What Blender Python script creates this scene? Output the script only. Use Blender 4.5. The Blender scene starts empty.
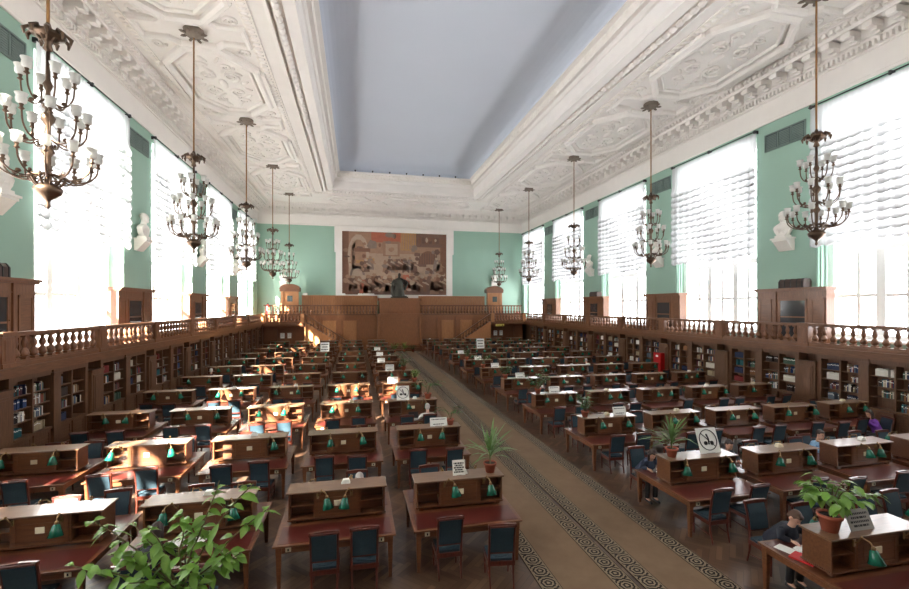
import bpy, bmesh, math, random
from mathutils import Vector, Matrix
random.seed(7)
PI = math.pi
sc = bpy.context.scene
COL = sc.collection
sin, cos = math.sin, math.cos

# ------------------------------------------------------------------ helpers
def lin(r, g, b):
    f = lambda c: (c / 255 / 12.92) if c / 255 <= .04045 else ((c / 255 + .055) / 1.055) ** 2.4
    return (f(r), f(g), f(b), 1)

class MB:
    def __init__(s): s.v = []; s.f = []; s.m = []; s.s = []
    def add(s, vs, fs, mat=0, sm=False):
        b = len(s.v); s.v += [tuple(v) for v in vs]
        for f in fs:
            s.f.append([b + i for i in f]); s.m.append(mat); s.s.append(sm)
        return s
    def box(s, x0, x1, y0, y1, z0, z1, mat=0):
        if x0 > x1: x0, x1 = x1, x0
        if y0 > y1: y0, y1 = y1, y0
        return s.add([(x0,y0,z0),(x1,y0,z0),(x1,y1,z0),(x0,y1,z0),(x0,y0,z1),(x1,y0,z1),(x1,y1,z1),(x0,y1,z1)],
              [(3,2,1,0),(4,5,6,7),(0,1,5,4),(1,2,6,5),(2,3,7,6),(3,0,4,7)], mat)
    def taper(s, x0, x1, y0, y1, z0, z1, k, mat=0):   # box whose lower end is narrowed by k about its axis
        cx, cy, hx, hy = (x0+x1)/2, (y0+y1)/2, (x1-x0)/2, (y1-y0)/2
        q = lambda w, z: [(cx-hx*w,cy-hy*w,z),(cx+hx*w,cy-hy*w,z),(cx+hx*w,cy+hy*w,z),(cx-hx*w,cy+hy*w,z)]
        return s.add(q(k, z0) + q(1, z1), [(3,2,1,0),(4,5,6,7),(0,1,5,4),(1,2,6,5),(2,3,7,6),(3,0,4,7)], mat)
    def prism(s, poly, a, b, axis='y', mat=0):        # poly in the two other axes
        n = len(poly)
        P = {'y': lambda p, t: (p[0], t, p[1]), 'x': lambda p, t: (t, p[0], p[1]), 'z': lambda p, t: (p[0], p[1], t)}[axis]
        return s.add([P(p, a) for p in poly] + [P(p, b) for p in poly],
              [tuple(range(n))[::-1], tuple(range(n, 2*n))] + [(i, (i+1) % n, n+(i+1) % n, n+i) for i in range(n)], mat)
    def tube(s, pts, r, n=6, mat=0, sm=True, squash=None):
        pts = [Vector(p) for p in pts]; m = len(pts)
        rs = r if isinstance(r, (list, tuple)) else [r] * m
        t0 = (pts[1] - pts[0]).normalized()
        up = Vector((0,0,1)) if abs(t0.z) < .9 else Vector((1,0,0))
        a = t0.cross(up).normalized(); vs = []
        for i in range(m):
            t = ((pts[min(i+1, m-1)] - pts[max(i-1, 0)])).normalized()
            a = (a - t * a.dot(t)).normalized(); b = t.cross(a)
            for k in range(n):
                an = 2*PI*k/n
                vs.append(pts[i] + (a*cos(an) + b*sin(an)*(squash or 1)) * rs[i])
        fs = [(i*n+k, i*n+(k+1) % n, (i+1)*n+(k+1) % n, (i+1)*n+k) for i in range(m-1) for k in range(n)]
        s.add(vs, fs, mat, sm)
        return s.add([vs[k] for k in range(n)] + [vs[(m-1)*n+k] for k in range(n)], [tuple(range(n))[::-1], tuple(range(n, 2*n))], mat)
    def lathe(s, prof, n=12, o=(0,0,0), mat=0, sm=True):
        vs = []; m = len(prof)
        for r, z in prof:
            for k in range(n):
                an = 2*PI*(k+.5)/n
                vs.append((o[0]+r*cos(an), o[1]+r*sin(an), o[2]+z))
        fs = [(i*n+k, i*n+(k+1) % n, (i+1)*n+(k+1) % n, (i+1)*n+k) for i in range(m-1) for k in range(n)]
        fs += [tuple(range(n))[::-1], tuple(range((m-1)*n, m*n))]
        return s.add(vs, fs, mat, sm)
    def ball(s, c, r, nu=12, nv=8, mat=0, M=None):
        rx, ry, rz = (r, r, r) if not isinstance(r, (tuple, list)) else r
        vs = []
        for j in range(1, nv):
            ph = PI*j/nv
            for k in range(nu):
                an = 2*PI*k/nu
                vs.append(Vector((rx*sin(ph)*cos(an), ry*sin(ph)*sin(an), rz*cos(ph))))
        vs += [Vector((0,0,rz)), Vector((0,0,-rz))]
        if M: vs = [M @ v for v in vs]
        vs = [v + Vector(c) for v in vs]
        fs = [(j*nu+k, (j+1)*nu+k, (j+1)*nu+(k+1) % nu, j*nu+(k+1) % nu) for j in range(nv-2) for k in range(nu)]
        T = len(vs)-2
        fs += [(T, k, (k+1) % nu) for k in range(nu)] + [(T+1, (nv-2)*nu+(k+1) % nu, (nv-2)*nu+k) for k in range(nu)]
        return s.add(vs, fs, mat, True)
    def build(s, name, mats, parent=None, loc=None, bevel=0, tag=None):
        me = bpy.data.meshes.new(name)
        me.from_pydata(s.v, [], s.f)
        me.polygons.foreach_set('material_index', s.m)
        me.polygons.foreach_set('use_smooth', s.s)
        bm = bmesh.new(); bm.from_mesh(me)
        if bevel:
            bmesh.ops.remove_doubles(bm, verts=bm.verts, dist=1e-5)
            ed = [e for e in bm.edges if len(e.link_faces) == 2 and e.calc_face_angle(0) > .5]
            bmesh.ops.bevel(bm, geom=ed, offset=bevel, segments=1, affect='EDGES', clamp_overlap=True)
        bmesh.ops.recalc_face_normals(bm, faces=bm.faces)
        bm.to_mesh(me); bm.free()
        for m in (mats if isinstance(mats, (list, tuple)) else [mats]): me.materials.append(m)
        o = bpy.data.objects.new(name, me); COL.objects.link(o)
        if parent is not None: o.parent = parent
        if loc is not None: o.location = loc
        if tag: settag(o, *tag)
        return o

def settag(o, label, cat, group=None):
    o['label'] = label; o['category'] = cat
    if group: o['group'] = group
    return o
def thing(name, label, cat, loc=(0,0,0), rz=0, group=None):
    o = bpy.data.objects.new(name, None); COL.objects.link(o)
    o.location = loc; o.rotation_euler = (0,0,rz); o.empty_display_size = .1
    return settag(o, label, cat, group)
def struct(o):
    o['kind'] = 'structure'; return o
KIDS = {}
def kids(o):
    k = KIDS.get(o.name)
    if k is None:
        k = KIDS[o.name] = list(o.children)
    return k
def dup(src, loc, rz=0, label=None, group=None):
    r = src.copy(); COL.objects.link(r); r.location = loc; r.rotation_euler = (0,0,rz)
    if label: r['label'] = label
    if group: r['group'] = group
    for c in kids(src):
        d = c.copy(); COL.objects.link(d); d.parent = r
        for g in kids(c):
            e = g.copy(); COL.objects.link(e); e.parent = d
    return r
ORD = ['zeroth','first','second','third','fourth','fifth','sixth','seventh','eighth','ninth','tenth','eleventh','twelfth','thirteenth',
       'fourteenth','fifteenth','sixteenth','seventeenth','eighteenth','nineteenth','twentieth']

# ------------------------------------------------------------------ materials
class NT:
    def __init__(s, name):
        s.m = bpy.data.materials.new(name); s.m.use_nodes = True
        s.t = s.m.node_tree; s.t.nodes.clear()
        s.out = s.n('ShaderNodeOutputMaterial')
    def n(s, typ, **kw):
        x = s.t.nodes.new(typ)
        for k, v in kw.items(): setattr(x, k, v)
        return x
    def l(s, a, b): s.t.links.new(a, b)
    def math(s, op, a, b=None, c=None):
        x = s.n('ShaderNodeMath', operation=op)
        for i, q in enumerate((a, b, c)):
            if q is None: continue
            if isinstance(q, (int, float)): x.inputs[i].default_value = q
            else: s.l(q, x.inputs[i])
        return x.outputs[0]
    def mix(s, fac, a, b):
        x = s.n('ShaderNodeMix', data_type='RGBA')
        for i, q in ((0, fac), (6, a), (7, b)):
            if isinstance(q, (int, float, tuple)): x.inputs[i].default_value = q
            else: s.l(q, x.inputs[i])
        return x.outputs[2]
    def bsdf(s, col, rough=.5, metal=0, bump=None, bstr=.3, bdist=.02, spec=.5, coat=0):
        p = s.n('ShaderNodeBsdfPrincipled')
        if isinstance(col, tuple): p.inputs['Base Color'].default_value = col
        else: s.l(col, p.inputs['Base Color'])
        if isinstance(rough, (int, float)): p.inputs['Roughness'].default_value = rough
        else: s.l(rough, p.inputs['Roughness'])
        p.inputs['Metallic'].default_value = metal
        p.inputs['Specular IOR Level'].default_value = spec
        if coat:
            p.inputs['Coat Weight'].default_value = coat; p.inputs['Coat Roughness'].default_value = .12
        if bump is not None:
            b = s.n('ShaderNodeBump'); b.inputs['Strength'].default_value = bstr; b.inputs['Distance'].default_value = bdist
            s.l(bump, b.inputs['Height']); s.l(b.outputs[0], p.inputs['Normal'])
        s.l(p.outputs[0], s.out.inputs[0])
        return p
    def coords(s, kind='Object', scale=(1,1,1), rot=(0,0,0)):
        tc = s.n('ShaderNodeTexCoord'); mp = s.n('ShaderNodeMapping')
        mp.inputs['Scale'].default_value = scale; mp.inputs['Rotation'].default_value = rot
        s.l(tc.outputs[kind], mp.inputs[0]); return mp.outputs[0]
    def noise(s, v, scale=5, detail=3, rough=.5):
        x = s.n('ShaderNodeTexNoise'); x.inputs['Scale'].default_value = scale; x.inputs['Detail'].default_value = detail
        x.inputs['Roughness'].default_value = rough
        s.l(v, x.inputs['Vector']); return x.outputs[0]

def plain(name, col, rough=.5, metal=0, var=.12, scale=6, spec=.5, bstr=.12, coat=0):
    t = NT(name); v = t.coords()
    nz = t.noise(v, scale, 3)
    dark = tuple(c * (1 - var) for c in col[:3]) + (1,); lite = tuple(min(1, c * (1 + var)) for c in col[:3]) + (1,)
    t.bsdf(t.mix(nz, dark, lite), rough, metal, t.noise(v, scale * 6, 2), bstr, .005, spec, coat)
    return t.m
def wood(name, c1, c2, rough=.35, axis=0, scale=3, spec=.5, coat=0):
    t = NT(name)
    sclv = [14, 14, 14]; sclv[axis] = 1.2
    v = t.coords(scale=tuple(q * scale / 3 for q in sclv))
    oi = t.n('ShaderNodeObjectInfo')
    a = t.n('ShaderNodeVectorMath', operation='ADD'); t.l(v, a.inputs[0]); t.l(oi.outputs['Random'], a.inputs[1])
    nz = t.noise(a.outputs[0], 2.2, 4, .6)
    nz2 = t.math('MULTIPLY_ADD', nz, 1.8, -.4)
    cl = t.n('ShaderNodeClamp'); t.l(nz2, cl.inputs[0])
    t.bsdf(t.mix(cl.outputs[0], c1, c2), rough, 0, nz, .08, .004, spec, coat)
    return t.m

M = {}
M['case'] = wood('varnished_brown_wood', lin(78,46,28), lin(116,74,46), .33, 0, coat=.25)
M['casetop'] = wood('paler_wood_top', lin(96,68,48), lin(130,98,72), .3, 0, coat=.4)  # bookcase tops get a paler, glossier brown than the bodies below
M['table'] = plain('oxblood_desk_leather', lin(84,34,28), .3, var=.18, scale=4, coat=.25)
M['tabwood'] = wood('desk_edge_wood', lin(82,46,28), lin(124,78,48), .35, 0, coat=.2)
M['chairwood'] = wood('mahogany_chair_wood', lin(64,26,18), lin(98,42,28), .3, 2, coat=.3)
M['teal'] = plain('teal_upholstery', lin(34,56,66), .75, var=.25, scale=30, bstr=.25)
M['green'] = plain('green_lamp_enamel', lin(22,96,74), .25, var=.1, scale=8)
M['brass'] = plain('aged_brass', lin(138,112,78), .4, 1, var=.2, scale=30)
M['bronze'] = plain('dark_bronze', lin(98,80,66), .4, .9, var=.3, scale=14)
M['rod'] = plain('brass_chandelier_rod', lin(150,112,72), .4, .8, var=.1)
M['gallery'] = wood('gallery_oak', lin(94,60,38), lin(138,94,62), .4, 1, coat=.15)
M['galleryv'] = wood('gallery_oak_upright', lin(98,62,40), lin(144,98,66), .4, 2, coat=.15)
M['shelfwood'] = wood('bookcase_oak', lin(82,54,36), lin(120,84,58), .45, 2)
M['podium'] = wood('podium_oak', lin(146,94,56), lin(188,132,84), .4, 2, coat=.15)
M['podiummid'] = wood('podium_block_oak', lin(112,68,40), lin(150,98,60), .4, 2, coat=.15)
M['podiumdark'] = wood('podium_dark_oak', lin(92,56,34), lin(124,80,50), .4, 0, coat=.15)
M['wall'] = plain('mint_wall_paint', lin(150,182,165), .75, var=.04, scale=.6)
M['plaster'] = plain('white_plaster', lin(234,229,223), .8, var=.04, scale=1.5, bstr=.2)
M['vault'] = plain('blue_vault_paint', lin(200,207,218), .8, var=.03, scale=.3)
M['white'] = plain('white_paint', lin(236,236,234), .5, var=.03)
M['paper'] = plain('white_paper', lin(232,232,226), .8, var=.04, scale=20)
M['cream'] = plain('cream_card', lin(214,206,178), .8, var=.06, scale=20)
M['ink'] = plain('black_print', lin(28,28,30), .7)
M['greyboard'] = plain('grey_board', lin(150,148,142), .7)
M['terracotta'] = plain('terracotta', lin(158,82,58), .7, var=.15, scale=12)
M['soil'] = plain('potting_soil', lin(54,40,30), .95, var=.3, scale=40)
M['black'] = plain('black_metal', lin(30,30,32), .5)
M['red'] = plain('red_enamel', lin(186,24,26), .35, var=.05)
M['glassdark'] = plain('cabinet_glass', lin(60,62,64), .06, var=.1, spec=.9)
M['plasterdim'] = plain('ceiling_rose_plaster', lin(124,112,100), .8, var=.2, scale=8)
M['darkcase'] = plain('dark_case_leather', lin(66,50,42), .6, var=.2)
M['statue'] = plain('statue_bronze', lin(70,68,62), .45, .9, var=.25, scale=6)
M['plasterbust'] = plain('bust_plaster', lin(226,222,214), .7, var=.06, scale=10)
M['ventgrille'] = plain('grey_green_grille', lin(112,130,124), .6)
M['ventdark'] = plain('vent_shaft_dark', lin(60,70,68), .8)
M['skin'] = plain('skin', lin(206,160,136), .5, var=.05, scale=20)
M['eye'] = plain('eye_dark', lin(40,30,26), .3)
M['stem'] = plain('plant_stem', lin(98,92,58), .7)
def leafmat(name, a, b):
    t = NT(name); oi = t.n('ShaderNodeNewGeometry')
    nz = t.noise(t.coords(), 9, 2)
    c = t.mix(nz, a, b)
    p = t.bsdf(c, .35, 0, spec=.5)
    tr = t.n('ShaderNodeBsdfTranslucent'); t.l(c, tr.inputs[0])
    mx = t.n('ShaderNodeMixShader'); mx.inputs[0].default_value = .3
    t.l(p.outputs[0], mx.inputs[1]); t.l(tr.outputs[0], mx.inputs[2]); t.l(mx.outputs[0], t.out.inputs[0])
    return t.m
M['leaf'] = leafmat('broad_leaf_green', lin(78,128,46), lin(142,182,80))
M['leafdark'] = leafmat('dark_leaf_green', lin(40,82,36), lin(84,124,56))
M['blade'] = leafmat('blade_leaf_green', lin(62,108,50), lin(130,158,96))
# ornament plaster: carved relief
t = NT('carved_plaster'); v = t.coords()
vo = t.n('ShaderNodeTexVoronoi', feature='SMOOTH_F1'); vo.inputs['Scale'].default_value = 4.5; t.l(v, vo.inputs['Vector'])
t.bsdf(t.mix(t.noise(v, 2, 2), lin(232,226,216), lin(242,236,228)), .8, 0, vo.outputs[0], 1., .12)
M['ornament'] = t.m
# festoon blind
t = NT('sheer_white_blind'); v = t.coords()
d = t.n('ShaderNodeBsdfDiffuse'); d.inputs[0].default_value = (.86,.86,.86,1)
tr = t.n('ShaderNodeBsdfTranslucent'); tr.inputs[0].default_value = (.27,.275,.28,1)
tp = t.n('ShaderNodeBsdfTransparent'); tp.inputs[0].default_value = (.97,.97,.97,1)
m1 = t.n('ShaderNodeMixShader'); m1.inputs[0].default_value = .6; t.l(d.outputs[0], m1.inputs[1]); t.l(tr.outputs[0], m1.inputs[2])
m2 = t.n('ShaderNodeMixShader'); m2.inputs[0].default_value = .035; t.l(m1.outputs[0], m2.inputs[1]); t.l(tp.outputs[0], m2.inputs[2])
t.l(m2.outputs[0], t.out.inputs[0]); M['blind'] = t.m
# window glass
t = NT('window_glass')
tp = t.n('ShaderNodeBsdfTransparent'); g = t.n('ShaderNodeBsdfGlossy'); g.inputs['Roughness'].default_value = .02
m2 = t.n('ShaderNodeMixShader'); m2.inputs[0].default_value = .05; t.l(tp.outputs[0], m2.inputs[1]); t.l(g.outputs[0], m2.inputs[2])
t.l(m2.outputs[0], t.out.inputs[0]); M['glass'] = t.m
# frosted lamp glass
t = NT('frosted_lamp_glass')
d = t.bsdf(lin(225,225,220), .25); tr = t.n('ShaderNodeBsdfTranslucent'); tr.inputs[0].default_value = lin(225,225,220)
m2 = t.n('ShaderNodeMixShader'); m2.inputs[0].default_value = .4; t.l(d.outputs[0], m2.inputs[1]); t.l(tr.outputs[0], m2.inputs[2])
t.l(m2.outputs[0], t.out.inputs[0]); M['shade'] = t.m
# herringbone parquet
t = NT('herringbone_parquet')
v = t.coords(scale=(9,9,9), rot=(0,0,PI/4))
sp = t.n('ShaderNodeSeparateXYZ'); t.l(v, sp.inputs[0]); X, Y = sp.outputs[0], sp.outputs[1]
fx, fy = t.math('FLOOR', X), t.math('FLOOR', Y)
NN = 5
m = t.math('FLOORED_MODULO', t.math('SUBTRACT', fx, fy), 2*NN)
hor = t.math('LESS_THAN', m, NN - .5)
idh = t.math('ADD', t.math('MULTIPLY', t.math('SUBTRACT', fx, m), 12.9), t.math('MULTIPLY', fy, 78.2))
# vertical planks: column fx, start row
mv = t.math('SUBTRACT', 2*NN - 1, m)
idv = t.math('ADD', t.math('MULTIPLY', fx, 37.7), t.math('MULTIPLY', t.math('SUBTRACT', fy, mv), 4.17))
mixid = t.n('ShaderNodeMix', data_type='FLOAT'); t.l(hor, mixid.inputs[0]); t.l(idv, mixid.inputs[2]); t.l(idh, mixid.inputs[3])
rnd = t.math('FRACT', t.math('MULTIPLY', t.math('SINE', mixid.outputs[0]), 4375.5))
# gap lines on long edges
fracx, fracy = t.math('FRACT', X), t.math('FRACT', Y)
mixf = t.n('ShaderNodeMix', data_type='FLOAT'); t.l(hor, mixf.inputs[0]); t.l(fracx, mixf.inputs[2]); t.l(fracy, mixf.inputs[3])
gap = t.math('GREATER_THAN', t.math('ABSOLUTE', t.math('SUBTRACT', mixf.outputs[0], .5)), .46)
base = t.mix(rnd, lin(70,50,38), lin(112,86,66))
base = t.mix(t.math('MULTIPLY', hor, .35), base, lin(58,42,32))
t.bsdf(t.mix(t.math('MULTIPLY', gap, .6), base, lin(34,25,20)), .3, 0, spec=.45)
M['parquet'] = t.m
# carpet
t = NT('carpet_field'); v = t.coords()
t.bsdf(t.mix(t.noise(v, 1.5, 4, .7), lin(106,86,68), lin(136,114,92)), .95, 0, t.noise(v, 260, 2), .4, .004, .1); M['carpet'] = t.m
t = NT('carpet_border'); v = t.coords(scale=(1,1,1))
sp = t.n('ShaderNodeSeparateXYZ'); t.l(v, sp.inputs[0])
u = t.math('FRACT', t.math('MULTIPLY', sp.outputs[1], 1/.36)); w = t.math('MULTIPLY', sp.outputs[0], 1/.36)
cx = t.math('SUBTRACT', u, .5); wv = t.math('ADD', w, 0)
rr = t.math('SQRT', t.math('ADD', t.math('MULTIPLY', cx, cx), t.math('MULTIPLY', wv, wv)))
ring = t.math('SINE', t.math('MULTIPLY', rr, 34))
wav = t.math('SINE', t.math('MULTIPLY', t.math('ADD', u, w), 2*PI*4))
pat = t.math('GREATER_THAN', t.math('ADD', t.math('MULTIPLY', ring, .8), t.math('MULTIPLY', wav, .5)), .1)
edge = t.math('GREATER_THAN', t.math('ABSOLUTE', w), .4)
c = t.mix(pat, lin(44,40,38), lin(140,126,106))
c = t.mix(edge, c, lin(126,112,92))
e2 = t.math('GREATER_THAN', t.math('ABSOLUTE', w), .47); c = t.mix(e2, c, lin(34,32,32))
t.bsdf(c, .95, 0, spec=.1); M['carpetb'] = t.m

# ------------------------------------------------------------------ camera + world
AX = 4.87                       # hall axis
HW, BACK, NEAR = 15.75, 53.3, -3.0
XL, XR = AX - HW, AX + HW
F, YAW = 442.0, .218
cam = bpy.data.cameras.new('camera'); co = bpy.data.objects.new('camera', cam); COL.objects.link(co)
co.location = (0,0,4.8); co.rotation_euler = (PI/2, 0, -YAW)
cam.sensor_width = 36; cam.lens = F/909*36; cam.shift_y = 12.5/909; cam.clip_start = .05; cam.clip_end = 300
sc.camera = co
W = bpy.data.worlds.new('daylight'); sc.world = W; W.use_nodes = True
bg = W.node_tree.nodes['Background']; bg.inputs[0].default_value = (.98,.97,1,1); bg.inputs[1].default_value = 1.0
nt = W.node_tree; tcw = nt.nodes.new('ShaderNodeTexCoord'); sw = nt.nodes.new('ShaderNodeSeparateXYZ'); mr = nt.nodes.new('ShaderNodeMapRange')
nt.links.new(tcw.outputs['Generated'], sw.inputs[0]); nt.links.new(sw.outputs[2], mr.inputs[0])
mr.inputs[1].default_value = -.12; mr.inputs[2].default_value = .1; mr.inputs[3].default_value = 14.0; mr.inputs[4].default_value = 6.5
nt.links.new(mr.outputs[0], bg.inputs[1])
vs = sc.view_settings; sc.display_settings.display_device = 'sRGB'
vs.view_transform = 'Standard'; vs.look = 'None'; vs.gamma = 1; vs.use_curve_mapping = False; vs.exposure = .55
sd = bpy.data.lights.new('sun', 'SUN'); so = bpy.data.objects.new('sun', sd); COL.objects.link(so)
sd.energy = 75; sd.angle = .012; sd.color = (1,.93,.82)
EL = math.radians(28.5)
sdir = Vector((.60*cos(EL), .80*cos(EL), -sin(EL)))
so.rotation_euler = sdir.to_track_quat('-Z', 'Y').to_euler()

# ------------------------------------------------------------------ room shell
fl = MB(); fl.box(XL-1.2, XR+1.2, NEAR-.2, BACK+.2, -.2, 0); struct(fl.build('floor', M['parquet']))
WZ0, WZ1, WT, WHW = 3.4, 13.75, 1.0, 3.02
RWIN = [4.05, 13.2, 22.35, 31.5, 40.65, 49.5]
LWIN = [4.0, 12.05, 21.05, 30.05, 39.05, 47.95]
def side_wall(name, x0, x1, cs):
    w = MB(); w.box(x0, x1, NEAR-.2, BACK+.2, 0, WZ0); w.box(x0, x1, NEAR-.2, BACK+.2, WZ1, 18.5)
    y = NEAR-.2
    for c in cs + [None]:
        y1 = c - WHW if c is not None else BACK+.2
        w.box(x0, x1, y, y1, WZ0, WZ1)
        if c is not None: y = c + WHW
    struct(w.build(name, M['wall']))
side_wall('wall_left', XL-WT, XL, LWIN); side_wall('wall_right', XR, XR+WT, RWIN)
w = MB(); w.box(XL-WT, XR+WT, BACK, BACK+.4, 0, 18.5); struct(w.build('wall_back', M['wall']))
w = MB(); w.box(XL-WT, XR+WT, NEAR-.4, NEAR, 0, 18.5); struct(w.build('wall_near', plain('near_wall_paint', lin(150,142,134), .75, var=.04)))

# ceiling: rings at (inset, z) swept round the hall
def ring(mb, prof, mats=None):
    rect = lambda i: [(XL+i, NEAR+i), (XR-i, NEAR+i), (XR-i, BACK-i), (XL+i, BACK-i)]
    vs = []
    for i, z in prof: vs += [(x, y, z) for x, y in rect(i)]
    for k in range(len(prof)-1):
        mb.add([vs[4*k+j] for j in range(4)] + [vs[4*k+4+j] for j in range(4)],
               [(j, (j+1) % 4, 4+(j+1) % 4, 4+j) for j in range(4)], mats[k] if mats else 0)
CZ = 16.4
c = MB()
prof = [(0,14.2),(.07,14.2),(.07,14.32),(.04,14.36),(.04,15.3),(.1,15.32),(.1,15.4),(.16,15.4),(.16,15.62),(.24,15.66),(.24,15.74),(.34,15.78),(.34,16.24),(.98,16.24),(.98,16.06),(1.06,16.06),(1.06,16.22),(1.1,16.24),(1.16,16.34),(1.3,16.36),(1.3,CZ)]
ring(c, prof)
# dentils and modillions
def along(mb_fn, step, inset):
    for s, (a, b) in (('L', (NEAR, BACK)), ('R', (NEAR, BACK)), ('B', (XL, XR))):
        n = int((b - a - 2*inset) / step)
        for k in range(n+1):
            tt = a + inset + (b - a - 2*inset) * k / n
            mb_fn(s, tt)
def place(mb, s, tt, d0, d1, hw, z0, z1, mat=0):
    if s == 'L': mb.box(XL+d0, XL+d1, tt-hw, tt+hw, z0, z1, mat)
    elif s == 'R': mb.box(XR-d1, XR-d0, tt-hw, tt+hw, z0, z1, mat)
    else: mb.box(tt-hw, tt+hw, BACK-d1, BACK-d0, z0, z1, mat)
along(lambda s, q: place(c, s, q, .16, .32, .05, 15.4, 15.6), .2, .3)
def modil(s, q):
    place(c, s, q, .34, .96, .15, 15.9, 16.14); place(c, s, q, .34, .68, .13, 15.74, 15.92); place(c, s, q, .82, 1.0, .17, 15.84, 16.14); place(c, s, q, .34, .5, .11, 15.66, 15.76)
along(modil, .8, 1.2)
def rosette(s, q):
    q += .4; r = .17; z0 = 16.16
    if s == 'L': o = (XL+.68, q, 16.18)
    elif s == 'R': o = (XR-.68, q, 16.18)
    else: o = (q, BACK-.68, 16.18)
    c.lathe([(.24,.06),(.23,-.03),(.14,-.02),(.12,-.07),(.06,-.12),(.01,-.13)], 8, o)
along(rosette, .8, 1.2)
along(lambda s, q: place(c, s, q, 1.06, 1.26, .07, 16.2, 16.38), .28, 1.4)
cornice = struct(c.build('trim_1', M['plaster']))

c = MB()
flatprof = [(1.3,CZ),(1.55,CZ),(1.55,CZ-.05),(1.85,CZ-.05),(1.85,CZ),(6.35,CZ),(6.35,CZ-.06),(6.8,CZ-.06),(6.8,CZ),(7.4,CZ),(7.42,CZ-.16),(7.56,CZ-.18),(7.58,CZ+.06),(7.74,CZ-.06),(7.86,CZ-.1),(7.98,CZ-.06),(8.12,CZ+.06),(8.14,CZ-.16),(8.62,CZ-.14),(8.62,CZ-.06),(8.7,CZ+.1),(8.7,CZ+.72),(8.78,CZ+.76),(8.86,CZ+.95),(9.05,CZ+.98),(9.08,CZ+1.42),(9.29,CZ+1.5),(9.29,CZ+1.56),(9.0,CZ+1.6)]
mm = [0]*(len(flatprof)-1)
mm[2] = 1; mm[6] = 1; mm[13] = mm[14] = 1; mm[24] = 1
ring(c, flatprof, mm)
def frame(mb, poly, w=.26, h=.12, z=CZ, mat=0):
    n = len(poly); rows = []
    for off, dz in ((-w/2,0),(-w/2,-h*.6),(-w/5,-h),(w/5,-h),(w/2,-h*.6),(w/2,0)):
        r = []
        for i in range(n):
            p0, p1, p2 = Vector(poly[i-1]), Vector(poly[i]), Vector(poly[(i+1) % n])
            a = (p1-p0).normalized(); b = (p2-p1).normalized()
            na, nb = Vector((-a.y, a.x)), Vector((-b.y, b.x))
            m = (na+nb); m = m / max(.35, m.dot(na)) if m.length > 1e-6 else na
            q = p1 + m*off; r.append((q.x, q.y, z+dz))
        rows.append(r)
    vs = [p for r in rows for p in r]
    mb.add(vs, [(k*n+i, k*n+(i+1) % n, (k+1)*n+(i+1) % n, (k+1)*n+i) for k in range(5) for i in range(n)], mat)
def scroll(mb, x, y, r, turns, a0, sgn, z=CZ):
    pts = []
    N = 16
    for i in range(N+1):
        q = i/N; rad = r*(1 - .85*q); a = a0 + sgn*turns*2*PI*q
        pts.append((x + rad*cos(a), y + rad*sin(a), z-.02))
    mb.tube(pts, [.075*(1-.5*i/N) for i in range(N+1)], 5, 0, squash=1.3)
def leafblob(mb, x, y, l, wd, a, z=CZ):
    mb.ball((x, y, z), (l, wd*.75, .12), 8, 5, 0, Matrix.Rotation(a, 3, 'Z'))
LCH = [11.95, 20.45, 29.5, 38.3, 47.3]; RCH = [13.0, 22.2, 31.35, 40.5, 49.7]
LCX, RCX = AX - 11.53, AX + 11.53
def octa(mb, x, y, hx, hy, cut):
    return [(x-hx+cut, y-hy), (x+hx-cut, y-hy), (x+hx, y-hy+cut*1.15), (x+hx, y+hy-cut*1.15), (x+hx-cut, y+hy), (x-hx+cut, y+hy), (x-hx, y+hy-cut*1.15), (x-hx, y-hy+cut*1.15)]
def relief(mb, x, y):
    frame(mb, octa(mb, x, y, 1.95, 3.35, 1.25), .34, .3); frame(mb, octa(mb, x, y, 1.6, 2.95, 1.08), .14, .14)
    for sx in (-1, 1):
        mb.box(x+sx*2.22-.09, x+sx*2.22+.09, y-1.7, y+1.7, CZ-.24, CZ)
        for sy in (-1, 1):
            scroll(mb, x+sx*.55, y+sy*.8, .42, 1.6, PI/2*sx, sx*sy); scroll(mb, x+sx*.6, y+sy*1.75, .3, 1.5, 0, -sx*sy)
            leafblob(mb, x+sx*.35, y+sy*1.3, .35, .12, sx*sy*.9); leafblob(mb, x+sx*.95, y+sy*1.2, .28, .1, -sx*sy*.7); leafblob(mb, x+sx*.3, y+sy*2.3, .3, .1, PI/2+sx*.5)
            leafblob(mb, x+sx*1.1, y+sy*.35, .25, .1, sx*sy*.5)
            # spandrels beside the octagon
            scroll(mb, x+sx*1.75, y+sy*3.25, .3, 1.5, PI*(sx > 0), sx*sy); leafblob(mb, x+sx*1.95, y+sy*3.9, .3, .11, sx*sy*1.0); leafblob(mb, x+sx*1.5, y+sy*3.75, .26, .1, -sx*sy*.5)
    leafblob(mb, x, y, .5, .3, PI/2)
def rosepanel(mb, x, y):
    frame(mb, [(x-2.1, y-.62), (x-1.1, y-.62), (x-.75, y-.95), (x+.75, y-.95), (x+1.1, y-.62), (x+2.1, y-.62), (x+2.1, y+.62), (x+1.1, y+.62), (x+.75, y+.95), (x-.75, y+.95), (x-1.1, y+.62), (x-2.1, y+.62)], .22, .22)
for X0, CH in ((AX-11.6, LCH), (AX+11.6, RCH)):
    for y in CH: rosepanel(c, X0, y)
    for a, b in zip(CH, CH[1:]): relief(c, X0, (a+b)/2)
    relief(c, X0, CH[0]-4.55); 
    if CH[0] > 12: rosepanel(c, X0, CH[0]-9.1)
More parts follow.
